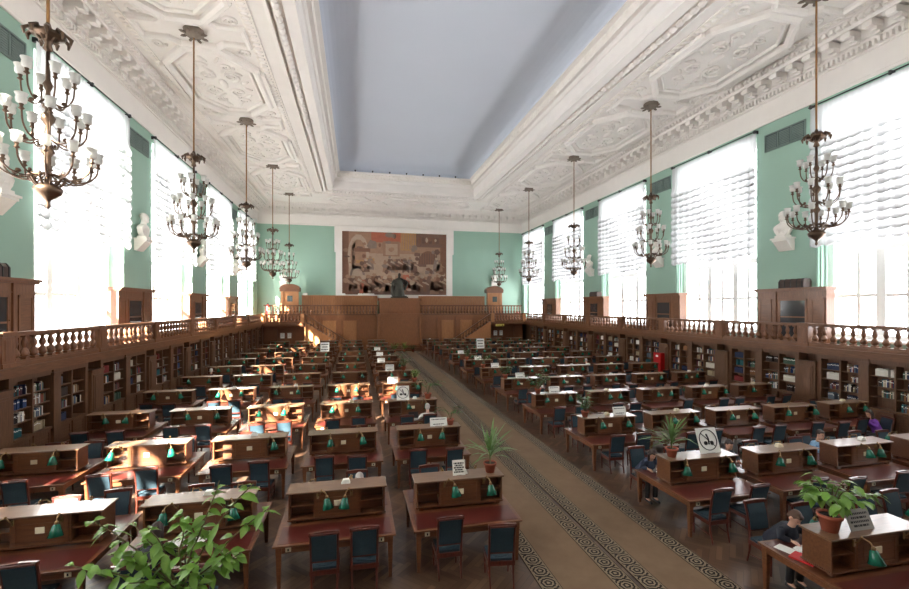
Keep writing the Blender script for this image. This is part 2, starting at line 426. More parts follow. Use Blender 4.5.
for k in range(3):          # end panels
    x = AX - 5.6 + 5.6*k
    frame(c, [(x-2.3, BACK-4.1), (x-1.5, BACK-5.6), (x+1.5, BACK-5.6), (x+2.3, BACK-4.1), (x+1.5, BACK-2.6), (x-1.5, BACK-2.6)], .28, .14)
    for sx in (-1, 1): scroll(c, x+sx*.7, BACK-4.1, .4, 1.6, PI*(sx > 0), sx); leafblob(c, x+sx*1.4, BACK-4.1, .4, .14, 0)
    if k < 2:
        frame(c, [(x+2.8-.6, BACK-4.1), (x+2.8, BACK-4.7), (x+2.8+.6, BACK-4.1), (x+2.8, BACK-3.5)], .18, .12)
        c.lathe([(.3,0),(.28,-.06),(.16,-.08),(.12,-.14),(.02,-.16)], 10, (x+2.8, BACK-4.1, CZ))
def beads(i, z, step, r):
    for a, b, fixed, ax in ((NEAR+i, BACK-i, XL+i, 'y'), (NEAR+i, BACK-i, XR-i, 'y'), (XL+i, XR-i, BACK-i, 'x')):
        n = int((b-a)/step)
        for k in range(n):
            q = a + step*(k+.5)
            if q < 8 and ax == 'y': continue
            c.ball((fixed, q, z) if ax == 'y' else (q, fixed, z), (r[0], r[1], r[2]) if ax == 'y' else (r[1], r[0], r[2]), 8, 5)
beads(7.86, CZ-.14, .4, (.15,.22,.13)); beads(8.95, CZ+1.2, .3, (.06,.11,.16)); beads(6.58, CZ-.06, .3, (.16,.1,.06)); beads(1.7, CZ-.05, .3, (.12,.1,.05))
struct(c.build('ceiling', [M['plaster'], M['ornament']]))
c = MB(); vp = [(9.0, CZ+1.6)]
for i in range(1, 11):
    a = PI/2*i/10; vp.append((9.0 + 2.0*(1-cos(a)), CZ+1.6 + 1.2*sin(a)))
ring(c, vp)
for i in range(len(c.s)): c.s[i] = True
e = vp[-1]; c.add([(XL+e[0], NEAR+e[0], e[1]), (XR-e[0], NEAR+e[0], e[1]), (XR-e[0], BACK-e[0], e[1]), (XL+e[0], BACK-e[0], e[1])], [(0,1,2,3)])
struct(c.build('ceiling_vault', M['vault']))
# tiny spotlights on the far lip of the vault
for k in range(7):
    x = AX - 5.0 + 10/6*k
    s = MB(); s.lathe([(.04,0),(.04,.06),(.07,.08),(.075,.2),(.02,.22)], 8)
    s.build('spotlight', M['black'], loc=(x, BACK-9.2, CZ+1.55), tag=('small black spotlight on the far vault lip, %s of seven from the left' % ORD[k+1], 'spotlight', 'spotlights along the vault edge'))

# ------------------------------------------------------------------ windows, blinds, vents
def win(i, side, yc):
    sx = 1 if side == 'R' else -1
    wx = XR if side == 'R' else XL
    X = lambda d: wx + sx*d            # d: depth out of the room
    f = MB(); y0, y1 = yc-WHW, yc+WHW
    d0, d1 = .72, .86
    fb = lambda a, b, z0, z1, e0=d0, e1=d1: f.box(X(e0), X(e1), a, b, z0, z1)
    fb(y0, y0+.3, WZ0, WZ1, .6, .9); fb(y1-.3, y1, WZ0, WZ1, .6, .9); fb(y0, y1, WZ1-.22, WZ1, .59, .91); fb(y0, y1, WZ0, WZ0+.2, .59, .91)
    fb(y0, y1, 7.2, 7.5, .7, .88); fb(y0, y1, 10.6, 10.85, .7, .88)
    for q in (-1, 1): fb(yc+q*.95-.17, yc+q*.95+.17, WZ0, WZ1)
    for q in (-1.8, 0, 1.8):
        fb(yc+q-.07, yc+q+.07, WZ0, WZ1, .74, .86)
    for z in (5.3, 9.1, 12.2): fb(y0, y1, z-.07, z+.07, .75, .85)
    o = struct(f.build('window_%d' % i, M['white']))
    g = MB(); g.box(X(.795), X(.805), y0+.2, y1-.2, WZ0+.1, WZ1-.1); g.build('pane', M['glass'], o)
    s = MB(); s.box(X(-.12), X(.62), y0-.02, y1+.02, WZ0-.06, WZ0+.03); s.build('window_sill', M['white'], o)
    # portal for the daylight
    p = bpy.data.lights.new('daylight_portal', 'AREA'); po = bpy.data.objects.new('daylight_portal', p); COL.objects.link(po)
    p.shape = 'RECTANGLE'; p.size = WZ1-WZ0; p.size_y = 2*WHW; p.cycles.is_portal = True
    po.location = (X(1.02), yc, (WZ0+WZ1)/2); po.rotation_euler = (0, sx*PI/2, 0)
# blind mesh: along y, hanging in z, bulging towards +d
def blind_mesh():
    b = MB(); Wd = 3.18; NY = 96; tiers = 13; ztop, zflat, zbot = 0, -1.5, -6.3
    rows = []
    th = (zflat - zbot)/tiers
    for i in range(4): rows.append((ztop + (zflat-ztop)*i/4, 0, 0))
    for k in range(tiers):
        for q in (0, .3, .6, .85, 1.0):
            rows.append((zflat - th*(k+q), .03 + .16*sin(PI*min(1, q*.9))**1 * (.5+.5*q), q))
        rows.append((zflat - th*(k+1) + .02, .03, 0))
    vs = []
    for z, bul, q in rows:
        for j in range(NY+1):
            y = -Wd + 2*Wd*j/NY
            sca = abs(sin(PI*(y/.52))); pl = .025*sin(y*26 + 2*sin(y*3))
            shrink = 1 - .012*sin(z*9) - .01*q
            vs.append((-.06 + pl + bul*(.4+.8*sca), y*shrink, z - q*.11*sca - .05*q*sin(y*1.3+z)))
    n = NY+1
    b.add(vs, [(r*n+j, r*n+j+1, (r+1)*n+j+1, (r+1)*n+j) for r in range(len(rows)-1) for j in range(NY)], 0, True)
    return b
bl = thing('festoon_blind', '', 'blind')
bo = blind_mesh().build('fabric', M['blind'], bl)
r = MB(); r.tube([(0,-3.2,.06),(0,3.2,.06)], .03, 6)
for y in (-3.1, 0, 3.1): r.box(-.22, .03, y-.04, y+.04, -.02, .14)
r.build('curtain_rod', M['black'], bl)
first = True
wn = 0
for side, cs in (('R', RWIN), ('L', LWIN)):
    for k, yc in enumerate(cs):
        wn += 1; win(wn, side, yc)
        if k == 0: continue
        lab = 'white ruched festoon blind hanging over the %s window along the %s wall' % (ORD[k] if side == 'R' else ORD[k] if k else '', 'right' if side == 'R' else 'left')
        loc = ((XR-.24) if side == 'R' else (XL+.24), yc, 13.92); rz = PI if side == 'R' else 0
        if first: bl.location = loc; bl.rotation_euler = (0,0,rz); bl['label'] = lab; bl['group'] = 'festoon blinds at the hall windows'; first = False
        else: dup(bl, loc, rz, lab)
# wall vents over the piers
def vent(side, y, lab):
    sx = -1 if side == 'R' else 1; x = XR if side == 'R' else XL
    t = thing('wall_vent', lab, 'vent', (x, y, 13.2), 0, 'ventilation grilles above the piers')
    for k in range(3):
        m = MB(); a = -1.02 + .69*k
        for q in range(9): m.box(sx*.0, sx*.05, a+.05, a+.6, -.36+.08*q, -.36+.08*q+.05)
        m.box(0, sx*.02, a+.04, a+.61, -.38, .38, 1)
        m.build('grille', [M['ventgrille'], M['ventdark']], t)
    m = MB()
    for a in (-1.05, -.36, .33, 1.02): m.box(0, sx*.06, a-.03, a+.03, -.44, .44)
    m.box(0, sx*.06, -1.05, 1.05, .38, .44); m.box(0, sx*.06, -1.05, 1.05, -.44, -.38)
    m.build('vent_frame', M['ventgrille'], t)
RP = [(a+b)/2 for a, b in zip(RWIN, RWIN[1:])]   # piers
LP = [(a+b)/2 for a, b in zip(LWIN, LWIN[1:])]
for k, y in enumerate(RP[1:]): vent('R', y, 'dark three-part grille high on the %s pier of the right wall' % ORD[k+1])
for k, y in enumerate(LP[1:]): vent('L', y, 'dark three-part grille high on the %s pier of the left wall' % ORD[k+1])
# heating pipes on the far jambs of the right windows
for k, yc in enumerate(RWIN[1:5]):
    m = MB()
    for d in (0, .22): m.tube([(XR+.12, yc+WHW-.1-d, 3.1), (XR+.12, yc+WHW-.1-d, 13.7)], .05, 8)
    m.build('heating_pipe', M['wall'], tag=('pair of mint painted heating pipes beside the %s window of the right wall' % ORD[k+1], 'pipe', 'heating pipes'))

# ------------------------------------------------------------------ mural and back wall
m = MB()
mx0, mx1, mz0, mz1 = -1.65, 10.75, 6.25, 13.68
y = BACK
def wy(d): return y - d
fr = MB()
for a0, a1, b0, b1, d in ((mx0-.72, mx0, mz0-.5, 14.15, .35), (mx1, mx1+.72, mz0-.5, 14.15, .35), (mx0, mx1, mz1, 14.15, .35), (mx0, mx1, mz0-.5, mz0, .35),
                          (mx0-.86, mx0-.6, 11.2, 14.12, .42), (mx1+.6, mx1+.86, 11.2, 14.12, .42), (mx0+1.6, mx1-1.6, 13.9, 14.12, .42)):
    fr.box(a0, a1, wy(0), wy(d), b0, b1)
mural = thing('mural_painting', 'large brown and beige mural with rows of figures, white framed, on the end wall', 'mural', (0,0,0))
fr.build('frame', M['plaster'], mural)
pal = [lin(150,116,94), lin(176,152,130), lin(118,80,60), lin(106,80,68), lin(178,92,66), lin(178,134,80), lin(128,114,106), lin(160,126,102), lin(92,68,58), lin(184,164,144)]
mats = []
for i, p in enumerate(pal):
    p = tuple(q*.72 + w*.28 for q, w in zip(p[:3], lin(136,106,88)[:3])) + (1,)
    t = NT('mural_pigment_%d' % i); v = t.coords()
    t.bsdf(t.mix(t.noise(v, 3, 5, .7), tuple(q*.72 for q in p[:3])+(1,), tuple(min(1, q*1.22) for q in p[:3])+(1,)), .8); mats.append(t.m)
P = MB(); P.box(mx0, mx1, wy(0), wy(.1), mz0, mz1, 7)
rnd = random.Random(3)
def shape(poly, mat, d):
    P.prism([(mx0 + (mx1-mx0)*u, mz0 + (mz1-mz0)*v) for u, v in poly], wy(.09), wy(.1+d), 'y', mat)
def rect(u0, v0, u1, v1, mat, d): shape([(u0,v0),(u1,v0),(u1,v1),(u0,v1)], mat, d)
def disc(u, v, ru, rv, mat, d, n=12, a0=0, a1=2*PI): shape([(u+ru*cos(a0+(a1-a0)*k/n), v+rv*sin(a0+(a1-a0)*k/n)) for k in range(n if a1-a0 > 6 else n+1)], mat, d)
def blob(u, v, ru, rv, mat, d): shape([(u+ru*(.75+.4*rnd.random())*cos(2*PI*k/9), v+rv*(.75+.4*rnd.random())*sin(2*PI*k/9)) for k in range(9)], mat, d)
D = .004
rect(0, 0, .06, 1, 2, D); rect(.06, .3, .94, .66, 1, D); rect(.94, 0, 1, 1, 2, D); rect(.06,.0,.94,.1,3,D)
disc(.15, .62, .1, .34, 9, D*2, 14); disc(.15, .6, .075, .28, 7, D*3, 14); rect(.09,.1,.12,.85,1,D*3)
rect(.27, .84, .55, 1, 4, D*2); rect(.55, .72, .7, 1, 5, D*2); rect(.38, .62, .54, .86, 0, D*3); rect(.405,.64,.52,.82,1,D*4)
for k in range(6): rect(.56+.024*k, .74, .57+.024*k, .98, 7, D*3)
rect(.7, .78, .96, 1, 3, D*2); blob(.28, .8, .05, .08, 6, D*5); blob(.68, .76, .035, .06, 6, D*5); disc(.44,.96,.04,.04,6,D*5)
for k in range(7): shape([(.72+.035*k, .82+.02*(k % 2)), (.75+.035*k, .84), (.748+.035*k, .93), (.722+.035*k, .95)], 8 if k % 2 else 2, D*4)
rect(.1, .68, .26, .74, 2, D*4); rect(.22, .54, .3, .58, 5, D*4); rect(.1,.5,.2,.55,5,D*4)
disc(.14, .3, .07, .16, 6, D*3, 12, 0, PI); disc(.14, .3, .05, .12, 9, D*4, 12, 0, PI)
disc(.82, .5, .1, .22, 2, D*3, 12, 0, PI); 
for k in range(8): rect(.73+.024*k, .5, .74+.024*k, .68, 8, D*5)
rect(.79,.34,.88,.4,6,D*4); rect(.7,.46,.8,.5,3,D*4)
def figure(u, v, h, mat, mat2):
    w = h*.16
    shape([(u-w, v), (u+w, v), (u+w*.8, v+h*.55), (u+w*.55, v+h*.8), (u-w*.55, v+h*.8), (u-w*.8, v+h*.5)], mat, D*6)
    disc(u, v+h*.88, h*.07, h*.1, mat2, D*7, 8)
    shape([(u+w*.2, v+h*.7), (u+w*1.5, v+h*.45), (u+w*1.5, v+h*.38), (u, v+h*.55)], mat2, D*7)
xs = [.05,.1,.14,.2,.3,.33,.4,.44,.66,.7,.76,.84,.88,.93,.97,.24,.55,.6]
for i, u in enumerate(xs): figure(u, .02 + .03*(i % 3), .26 + .05*rnd.random(), [2,3,0,4,2,8,3,2,3,8,2,3,0,2][i % 14], [7,1,9,7][i % 4])
for i, u in enumerate([.22,.26,.41,.45,.49,.57,.6,.64,.68,.9,.93,.52]): figure(u, .36 + .04*(i % 2), .22, [3,6,0,3,6,2,8,6][i % 8], [9,7,1][i % 3])
for i in range(70): blob(.03+.94*rnd.random(), .05+.9*rnd.random(), .012+.02*rnd.random(), .015+.03*rnd.random(), rnd.choice([0,1,2,3,6,7,9,8]), D*8)
P.build('painted_panel', mats, mural)

# ------------------------------------------------------------------ side galleries
RLX, RRX = AX - 14.48, AX + 14.48
GF = 3.1                                            # gallery floor
GEND = 48.6                                         # where the galleries meet the end balcony
for side in 'LR':
    sx = 1 if side == 'L' else -1; rx = RLX if side == 'L' else RRX; wx = XL if side == 'L' else XR
    g = MB(); g.box(wx, rx+sx*.12, NEAR, BACK, 2.92, GF); g.box(wx, rx+sx*.2, NEAR, GEND+.2, 3.02, 3.08)
    g.box(rx-sx*.2, rx+sx*.07, NEAR, GEND, 2.78, 2.92)
    struct(g.build('gallery_floor', M['gallery']))
    # back of the recess below the gallery
    g = MB(); g.box(wx, wx+sx*.6, NEAR, BACK, 0, 2.92); struct(g.build('wall_panelling_%s' % ('left' if side == 'L' else 'right'), M['shelfwood']))
# one baluster (double vase), shared by every section
def baluster_mb():
    b = MB()
    b.box(-.085, .085, -.085, .085, 0, .07)
    b.lathe([(.06,.07),(.1,.1),(.125,.17),(.1,.26),(.055,.33),(.045,.36),(.06,.38),(.085,.48),(.07,.58),(.05,.64),(.07,.67)], 8)
    b.box(-.08, .08, -.08, .08, .67, .72)
    return b
BAL = baluster_mb().build('baluster', M['galleryv'])
COL.objects.unlink(BAL)
def add_balusters(parent, pts, z0, h=.72, mesh=None):
    for p in pts:
        o = BAL.copy(); COL.objects.link(o); o.parent = parent; o.location = (p[0], p[1], z0 if len(p) < 3 else p[2]); o.scale = (1,1,h/.72)
def balustrade(x, y0, y1, lab, grp, ped=True):
    """a section along y from pedestal y0 to y1"""
    t = thing('gallery_balustrade', lab, 'balustrade', (x, y0, GF), 0, grp); L = y1-y0
    m = MB(); m.box(-.14, .14, 0, L, -.0, .1); m.box(-.11, .11, 0, L, .1, .16); m.build('plinth', M['gallery'], t)
    m = MB(); m.box(-.15, .15, 0, L, .9, .98); m.box(-.11, .11, 0, L, .86, .9); m.build('handrail', M['gallery'], t)
    m = MB(); m.box(-.15, .15, -.24, .24, 0, .86); m.box(-.165, -.15, -.16, .16, .2, .78); m.box(.15, .165, -.16, .16, .2, .78); m.box(-.18, .18, -.27, .27, 0, .12); m.box(-.18, .18, -.27, .27, .88, 1.0)
    m.build('pedestal', M['galleryv'], t)
    n = 11; a, b = .24+.2, L-.24-.2
    add_balusters(t, [(0, a+(b-a)*k/(n-1)) for k in range(n)], .16, .7)
RPED = [15.72-4.63*1 + 4.63*k for k in range(0, 9)]; LPED = [14.72 + 4.72*k for k in range(-1, 8)]
for k in range(8):
    balustrade(RRX, RPED[k], RPED[k+1] if k < 7 else GEND, 'oak balustrade section of the right gallery, %s bay from the camera end' % ORD[k+1], 'right gallery balustrade sections')
    balustrade(RLX, LPED[k], LPED[k+1] if k < 7 else GEND, 'oak balustrade section of the left gallery, %s bay from the camera end' % ORD[k+1], 'left gallery balustrade sections')

# ------------------------------------------------------------------ bookcases under the galleries
SH = [.922, 1.36, 1.76, 2.16]
BL = 4.63
def bookcase(side, y0, lab):
    sx = 1 if side == 'R' else -1
    fx = (RRX + .1) if side == 'R' else (RLX - .1)
    t = thing('gallery_bookcase', lab, 'bookcase', (fx, y0, 0), 0, ('right' if side == 'R' else 'left') + ' gallery bookcases')
    X = lambda d: sx*d
    m = MB()
    B = lambda d0, d1, a, b, z0, z1: m.box(X(d0), X(d1), a, b, z0, z1)
    B(.0, .45, .8, .98, 0, 2.78); B(-.06, .45, 2.62, 2.98, 0, 2.78); B(.0, .45, 4.46, BL, 0, 2.78)   # pilasters
    B(-.09, .05, 2.58, 3.02, 0, .16); B(-.09, .02, 2.58, 3.02, 2.56, 2.66)
    B(.4, .45, .8, BL, 0, 2.78); B(.0, .42, .98, 2.62, 2.6, 2.78); B(.0, .42, 2.98, 4.46, 2.6, 2.78)
    for a, b in ((.98, 2.62), (2.98, 4.46)):
        B(-.02, .42, a, b, .84, .92); B(.02, .4, (a+b)/2-.03, (a+b)/2+.03, .92, 2.6); B(.0, .4, a, b, 0, .1)
    m.build('carcass', M['shelfwood'], t)
    m = MB(); B(-.1, .45, 0, .8, 0, 2.42); B(-.13, .45, -.02, .82, 0, .14); B(-.13, .1, -.02, .82, 2.34, 2.44)
    m.build('locker', M['shelfwood'], t)
    m = MB(); B(-.125, -.1, .1, .7, .9, 2.25); B(-.125, -.1, .1, .7, .22, .8); B(-.14, -.125, .17, .63, .97, 2.18); B(-.14, -.125, .17, .63, .29, .73)
    m.build('locker_door', M['shelfwood'], t)
    for a, b in ((.98, 2.62), (2.98, 4.46)):
        h = (a+b)/2
        for p, q in ((a, h-.03), (h+.03, b)):
            m = MB(); B(.04, .07, p+.02, q-.02, .12, .82); B(.02, .04, p+.02, q-.02, .12, .2); B(.02, .04, p+.02, q-.02, .74, .82); B(.02, .04, p+.02, p+.1, .2, .74); B(.02, .04, q-.1, q-.02, .2, .74)
            for z in range(5): B(.03, .045, p+.1, q-.1, .26+.1*z, .29+.1*z)
            m.build('cupboard_door', M['shelfwood'], t)
            for z in SH[1:]:
                m = MB(); B(.05, .4, p, q, z-.03, z); m.build('shelf', M['shelfwood'], t)
    return t
books = []                                           # (distance, side, module, column, shelf, index, spec)
BC = [lin(40,52,84), lin(120,34,34), lin(206,198,182), lin(60,86,70), lin(52,40,36), lin(166,150,120), lin(30,92,98), lin(96,108,120), lin(140,96,58), lin(226,222,212), lin(72,40,52), lin(40,66,110)]
BN = ['navy','dark red','off-white','dull green','dark brown','buff','sea green','grey','tan','white','plum','blue']
BM = [plain('book_cloth_%s' % n.replace(' ', '_').replace('-', '_'), c, .7) for n, c in zip(BN, BC)]
def fill(side, y0, mod):
    sx = 1 if side == 'R' else -1; fx = (RRX + .1) if side == 'R' else (RLX - .1)
    R = random.Random(mod*17 + (side == 'R'))
    col = 0
    for a, b in ((.98, 2.62), (2.98, 4.46)):
        h = (a+b)/2
        for p, q in ((a, h-.03), (h+.03, b)):
            col += 1
            for si, z in enumerate(SH):
                if R.random() < .1: continue
                y = p + .02 + R.random()*.06; i = 0; end = q - .03 - R.random()*R.random()*.35
                base = R.randrange(12); fam = R.random()
                while y < end - .06:
                    wd = R.uniform(.026, .06); hh = R.uniform(.2, .31)
                    if fam < .45: ci = base; hh = .245 + R.random()*.05; wd = R.uniform(.034, .05)
                    else: ci = R.randrange(12)
                    if R.random() < .06: y += R.uniform(.03, .14); continue
                    i += 1
                    Y = y0 + y + wd/2
                    books.append((math.hypot(fx, Y), side, mod, col, si, i, (fx + sx*.1, Y, z, wd, hh, R.uniform(.16, .22), ci, sx)))
                    y += wd + .006
RB = [15.28 - 4.63 + 4.63*k for k in range(0, 9)] ; LB = [14.3 + 4.65*k for k in range(-1, 8)]
RB = [y for y in RB if y < 47]; LB = [y for y in LB if y < 47]
for k, y in enumerate(RB):
    bookcase('R', y, 'oak bookcase with locker under the right gallery, %s section from the camera end' % ORD[k+1]); fill('R', y, k+1)
for k, y in enumerate(LB):
    bookcase('L', y, 'oak bookcase with locker under the left gallery, %s section from the camera end' % ORD[k+1]); fill('L', y, k+1)
def seen(b):                                        # roughly inside the frame, above the near desks
    x, y = b[6][0], b[6][1]; d = y*cos(YAW) + x*sin(YAW); u = x*cos(YAW) - y*sin(YAW)
    px = 454.5 + F*u/d; py = 307 - F*(b[6][2]-4.8)/d
    return -5 < px < 914
books = [b for b in books if seen(b)]
books.sort(key=lambda b: b[0])
near = sorted([b for b in books if b[1] == 'R'], key=lambda b: b[0])[:225] + sorted([b for b in books if b[1] == 'L'], key=lambda b: b[0])[:72]
ns = set(id(b) for b in near)
BOOKMESH = {}
for b in near:
    x, y, z, wd, hh, dp, ci, sx = b[6]
    key = (ci, round(wd, 2), round(hh, 2), sx)
    if key not in BOOKMESH:
        m = MB(); w2 = key[1]/2; H2 = key[2]
        m.box(0, sx*.19, -w2, -w2+.004, 0, H2); m.box(0, sx*.19, w2-.004, w2, 0, H2); m.box(-sx*.006, 0, -w2+.002, w2-.002, 0, H2)
        m.box(-sx*.0075, -sx*.005, -w2+.004, w2-.004, H2*.68, H2*.8, 1)
        m.box(0, sx*.185, -w2+.004, w2-.004, .004, H2-.006, 1)
        o = m.build('book', [BM[ci], M['paper']]); BOOKMESH[key] = o
    else:
        o = BOOKMESH[key].copy(); COL.objects.link(o)
    o.location = (x, y, z+.002)
    settag(o, '%s book, %s along %s shelf up, %s column, %s bookcase under the %s gallery' % (BN[ci], ORD[min(b[5], 20)], ['bottom','second','third','top'][b[4]], ORD[b[3]], ORD[b[2]], 'right' if b[1] == 'R' else 'left'),
           'book', '%s books on the gallery shelves' % BN[ci])
m = MB()
for b in books:
    if id(b) in ns: continue
    x, y, z, wd, hh, dp, ci, sx = b[6]
    m.box(x, x+sx*.19, y-wd/2, y+wd/2, z, z+hh, ci)
o = m.build('distant_books', BM); o['kind'] = 'stuff'; settag(o, 'rows of books on the more distant shelves under both galleries', 'books')
# red fire cabinet in front of a right bookcase
t = thing('fire_cabinet', 'bright red fire hose cabinet standing against the right bookcases', 'fire cabinet', (RRX-.22, 25.1, 0))
m = MB(); m.box(-.14, .14, -.36, .36, .5, 1.85); m.box(-.12, .12, -.3, .3, .0, .5); m.build('body', M['red'], t)
m = MB(); m.box(-.155, -.14, -.32, .32, .55, 1.8); m.build('door', M['red'], t)
m = MB(); m.box(-.16, -.154, -.12, .1, 1.58, 1.7); m.box(-.16, -.154, -.1, .1, .66, .78); m.build('label_plate', M['paper'], t)

# ------------------------------------------------------------------ cabinets, busts and chests on the galleries
def cabinet(side, y, w, lab, chest=False, k=0):
    sx = -1 if side == 'R' else 1; wx = XR if side == 'R' else XL
    t = thing('gallery_cabinet', lab, 'cabinet', (wx, y, GF), 0, 'oak cabinets on the gallery piers'); X = lambda d: sx*d
    h = 2.6
    m = MB(); B = lambda d0, d1, a, b, z0, z1, mt=0: m.box(X(d0), X(d1), a, b, z0, z1, mt)
    B(.02, .5, -w/2, w/2, 0, h-.16); B(.02, .6, -w/2-.06, w/2+.06, h-.16, h-.1); B(.02, .66, -w/2-.1, w/2+.1, h-.1, h); B(.02, .54, -w/2-.03, w/2+.03, 0, .14)
    B(.5, .53, -w/2, w/2, h-.46, h-.42); B(.02, .56, .19*w, .235*w, 0, h-.16)
    m.build('body', M['galleryv'], t)
    for a, b, gl in ((-w*.48, -w*.3, 0), (-w*.25, w*.16, 1), (w*.27, w*.47, 0)):
        m = MB(); B(.5, .53, a, b, .22, .3); B(.5, .53, a, b, h-.6, h-.52); B(.5, .53, a, a+.09, .22, h-.52); B(.5, .53, b-.09, b, .22, h-.52)
        if gl: B(.5, .52, a, b, 1.2, 1.26)
        d = m.build('door', M['galleryv'], t)
        m = MB(); B(.495, .51, a+.09, b-.09, .3, h-.6); m.build('pane' if gl else 'door_panel', M['glassdark'] if gl else M['gallery'], d)
        m = MB(); m.ball((X(.55), b-.05, 1.3), .025, 6, 4); m.build('knob', M['brass'], d)
    if chest:
        c = thing('storage_case', 'dark ribbed storage case lying on the cabinet at the %s pier of the %s wall' % (ORD[k], 'right' if side == 'R' else 'left'), 'case', (wx+sx*.32, y-.1, GF+h), 0, 'storage cases on cabinets')
        m = MB(); m.prism([(-.24,0),(.24,0),(.24,.3),(.16,.42),(-.16,.42),(-.24,.3)], -.62, .62, 'y')
        m.build('shell', M['darkcase'], c)
        for q in (-.55, -.3, 0, .3, .55):
            m = MB(); m.prism([(-.255,0),(.255,0),(.255,.31),(.17,.435),(-.17,.435),(-.255,.31)], q-.02, q+.02, 'y'); m.build('rib', M['black'], c)
RCAB = [17.1, 26.1, 35.0, 44.0]; LCAB = [15.6, 24.2, 32.8, 41.5]
for k in range(4):
    cabinet('R', RCAB[k], 3.4, 'oak glass-fronted cabinet on the right gallery at the %s pier' % ORD[k+1], k in (0, 2), k+1)
    cabinet('L', LCAB[k], 3.35, 'oak glass-fronted cabinet on the left gallery at the %s pier' % ORD[k+1], k in (0,), k+1)
def bust(loc, rz, lab, seed=0):
    t = thing('bust', lab, 'bust', loc, rz, 'plaster busts on wall brackets')    # faces +x
    m = MB(); m.prism([(0,-.5),(.12,-.5),(.5,-.05),(.55,-.05),(.55,.05),(0,.05)], -.36, .36, 'y'); m.box(0, .6, -.42, .42, .05, .12); m.box(.08,.5,-.26,.26,.12,.24)
    m.build('bracket', M['plasterbust'], t)
    m = MB()
    m.prism([(-.2,.2),(.2,.2),(.36,.42),(.44,.62),(.36,.74),(.14,.84),(-.14,.84),(-.36,.74),(-.44,.62),(-.36,.42)], .14, .4, 'x')
    m.ball((.3,0,.62), (.2,.4,.2), 14, 8); m.tube([(.26,0,.75),(.29,0,1.05)], [.15,.115], 12)
    m.ball((.31,0,1.2), (.19,.15,.22), 14, 10); m.ball((.36,0,1.1), (.15,.12,.14), 12, 8)
    m.ball((.505,0,1.17), (.04,.03,.055), 6, 4); m.ball((.46,0,1.02), (.06,.085,.1), 8, 6); m.ball((.26,0,1.3), (.19,.17,.15), 10, 6)
    for q in (-1, 1):
        m.ball((.3,q*.15,1.18), (.04,.02,.055), 6, 4); m.ball((.47,q*.06,1.23), (.03,.035,.015), 6, 4); m.tube([(.4,q*.02,.84),(.44,q*.12,.6),(.4,q*.1,.4)], [.04,.05,.04], 6)
    o = m.build('sculpted_head', M['plasterbust'], t)
    md = o.modifiers.new('r', 'REMESH'); md.mode = 'VOXEL'; md.voxel_size = .03; md.use_smooth_shade = True
    return bake(o)
def bake(o):
    dg = bpy.context.evaluated_depsgraph_get(); dg.update()
    me = bpy.data.meshes.new_from_object(o.evaluated_get(dg)); mats = [s.material for s in o.material_slots]
    o.modifiers.clear(); o.data = me
    if not me.materials:
        for q in mats: me.materials.append(q)
    for p in me.polygons: p.use_smooth = True
    return o
for k, y in enumerate([17.6, 26.9, 36.0]): bust((XR-.015, y, 8.05), PI, 'white plaster bust on a bracket at the %s pier of the right wall' % ORD[k+1])
for k, y in enumerate([16.1, 25.4, 34.4, 43.3]): bust((XL+.015, y, 8.15), 0, 'white plaster bust on a bracket at the %s pier of the left wall' % ORD[k+1])
bust((-8.1, BACK-.015, 7.6), -PI/2, 'white plaster bust on the end wall above the left pavilion'); bust((16.9, BACK-.015, 7.9), -PI/2, 'white plaster bust on the end wall above the right pavilion')

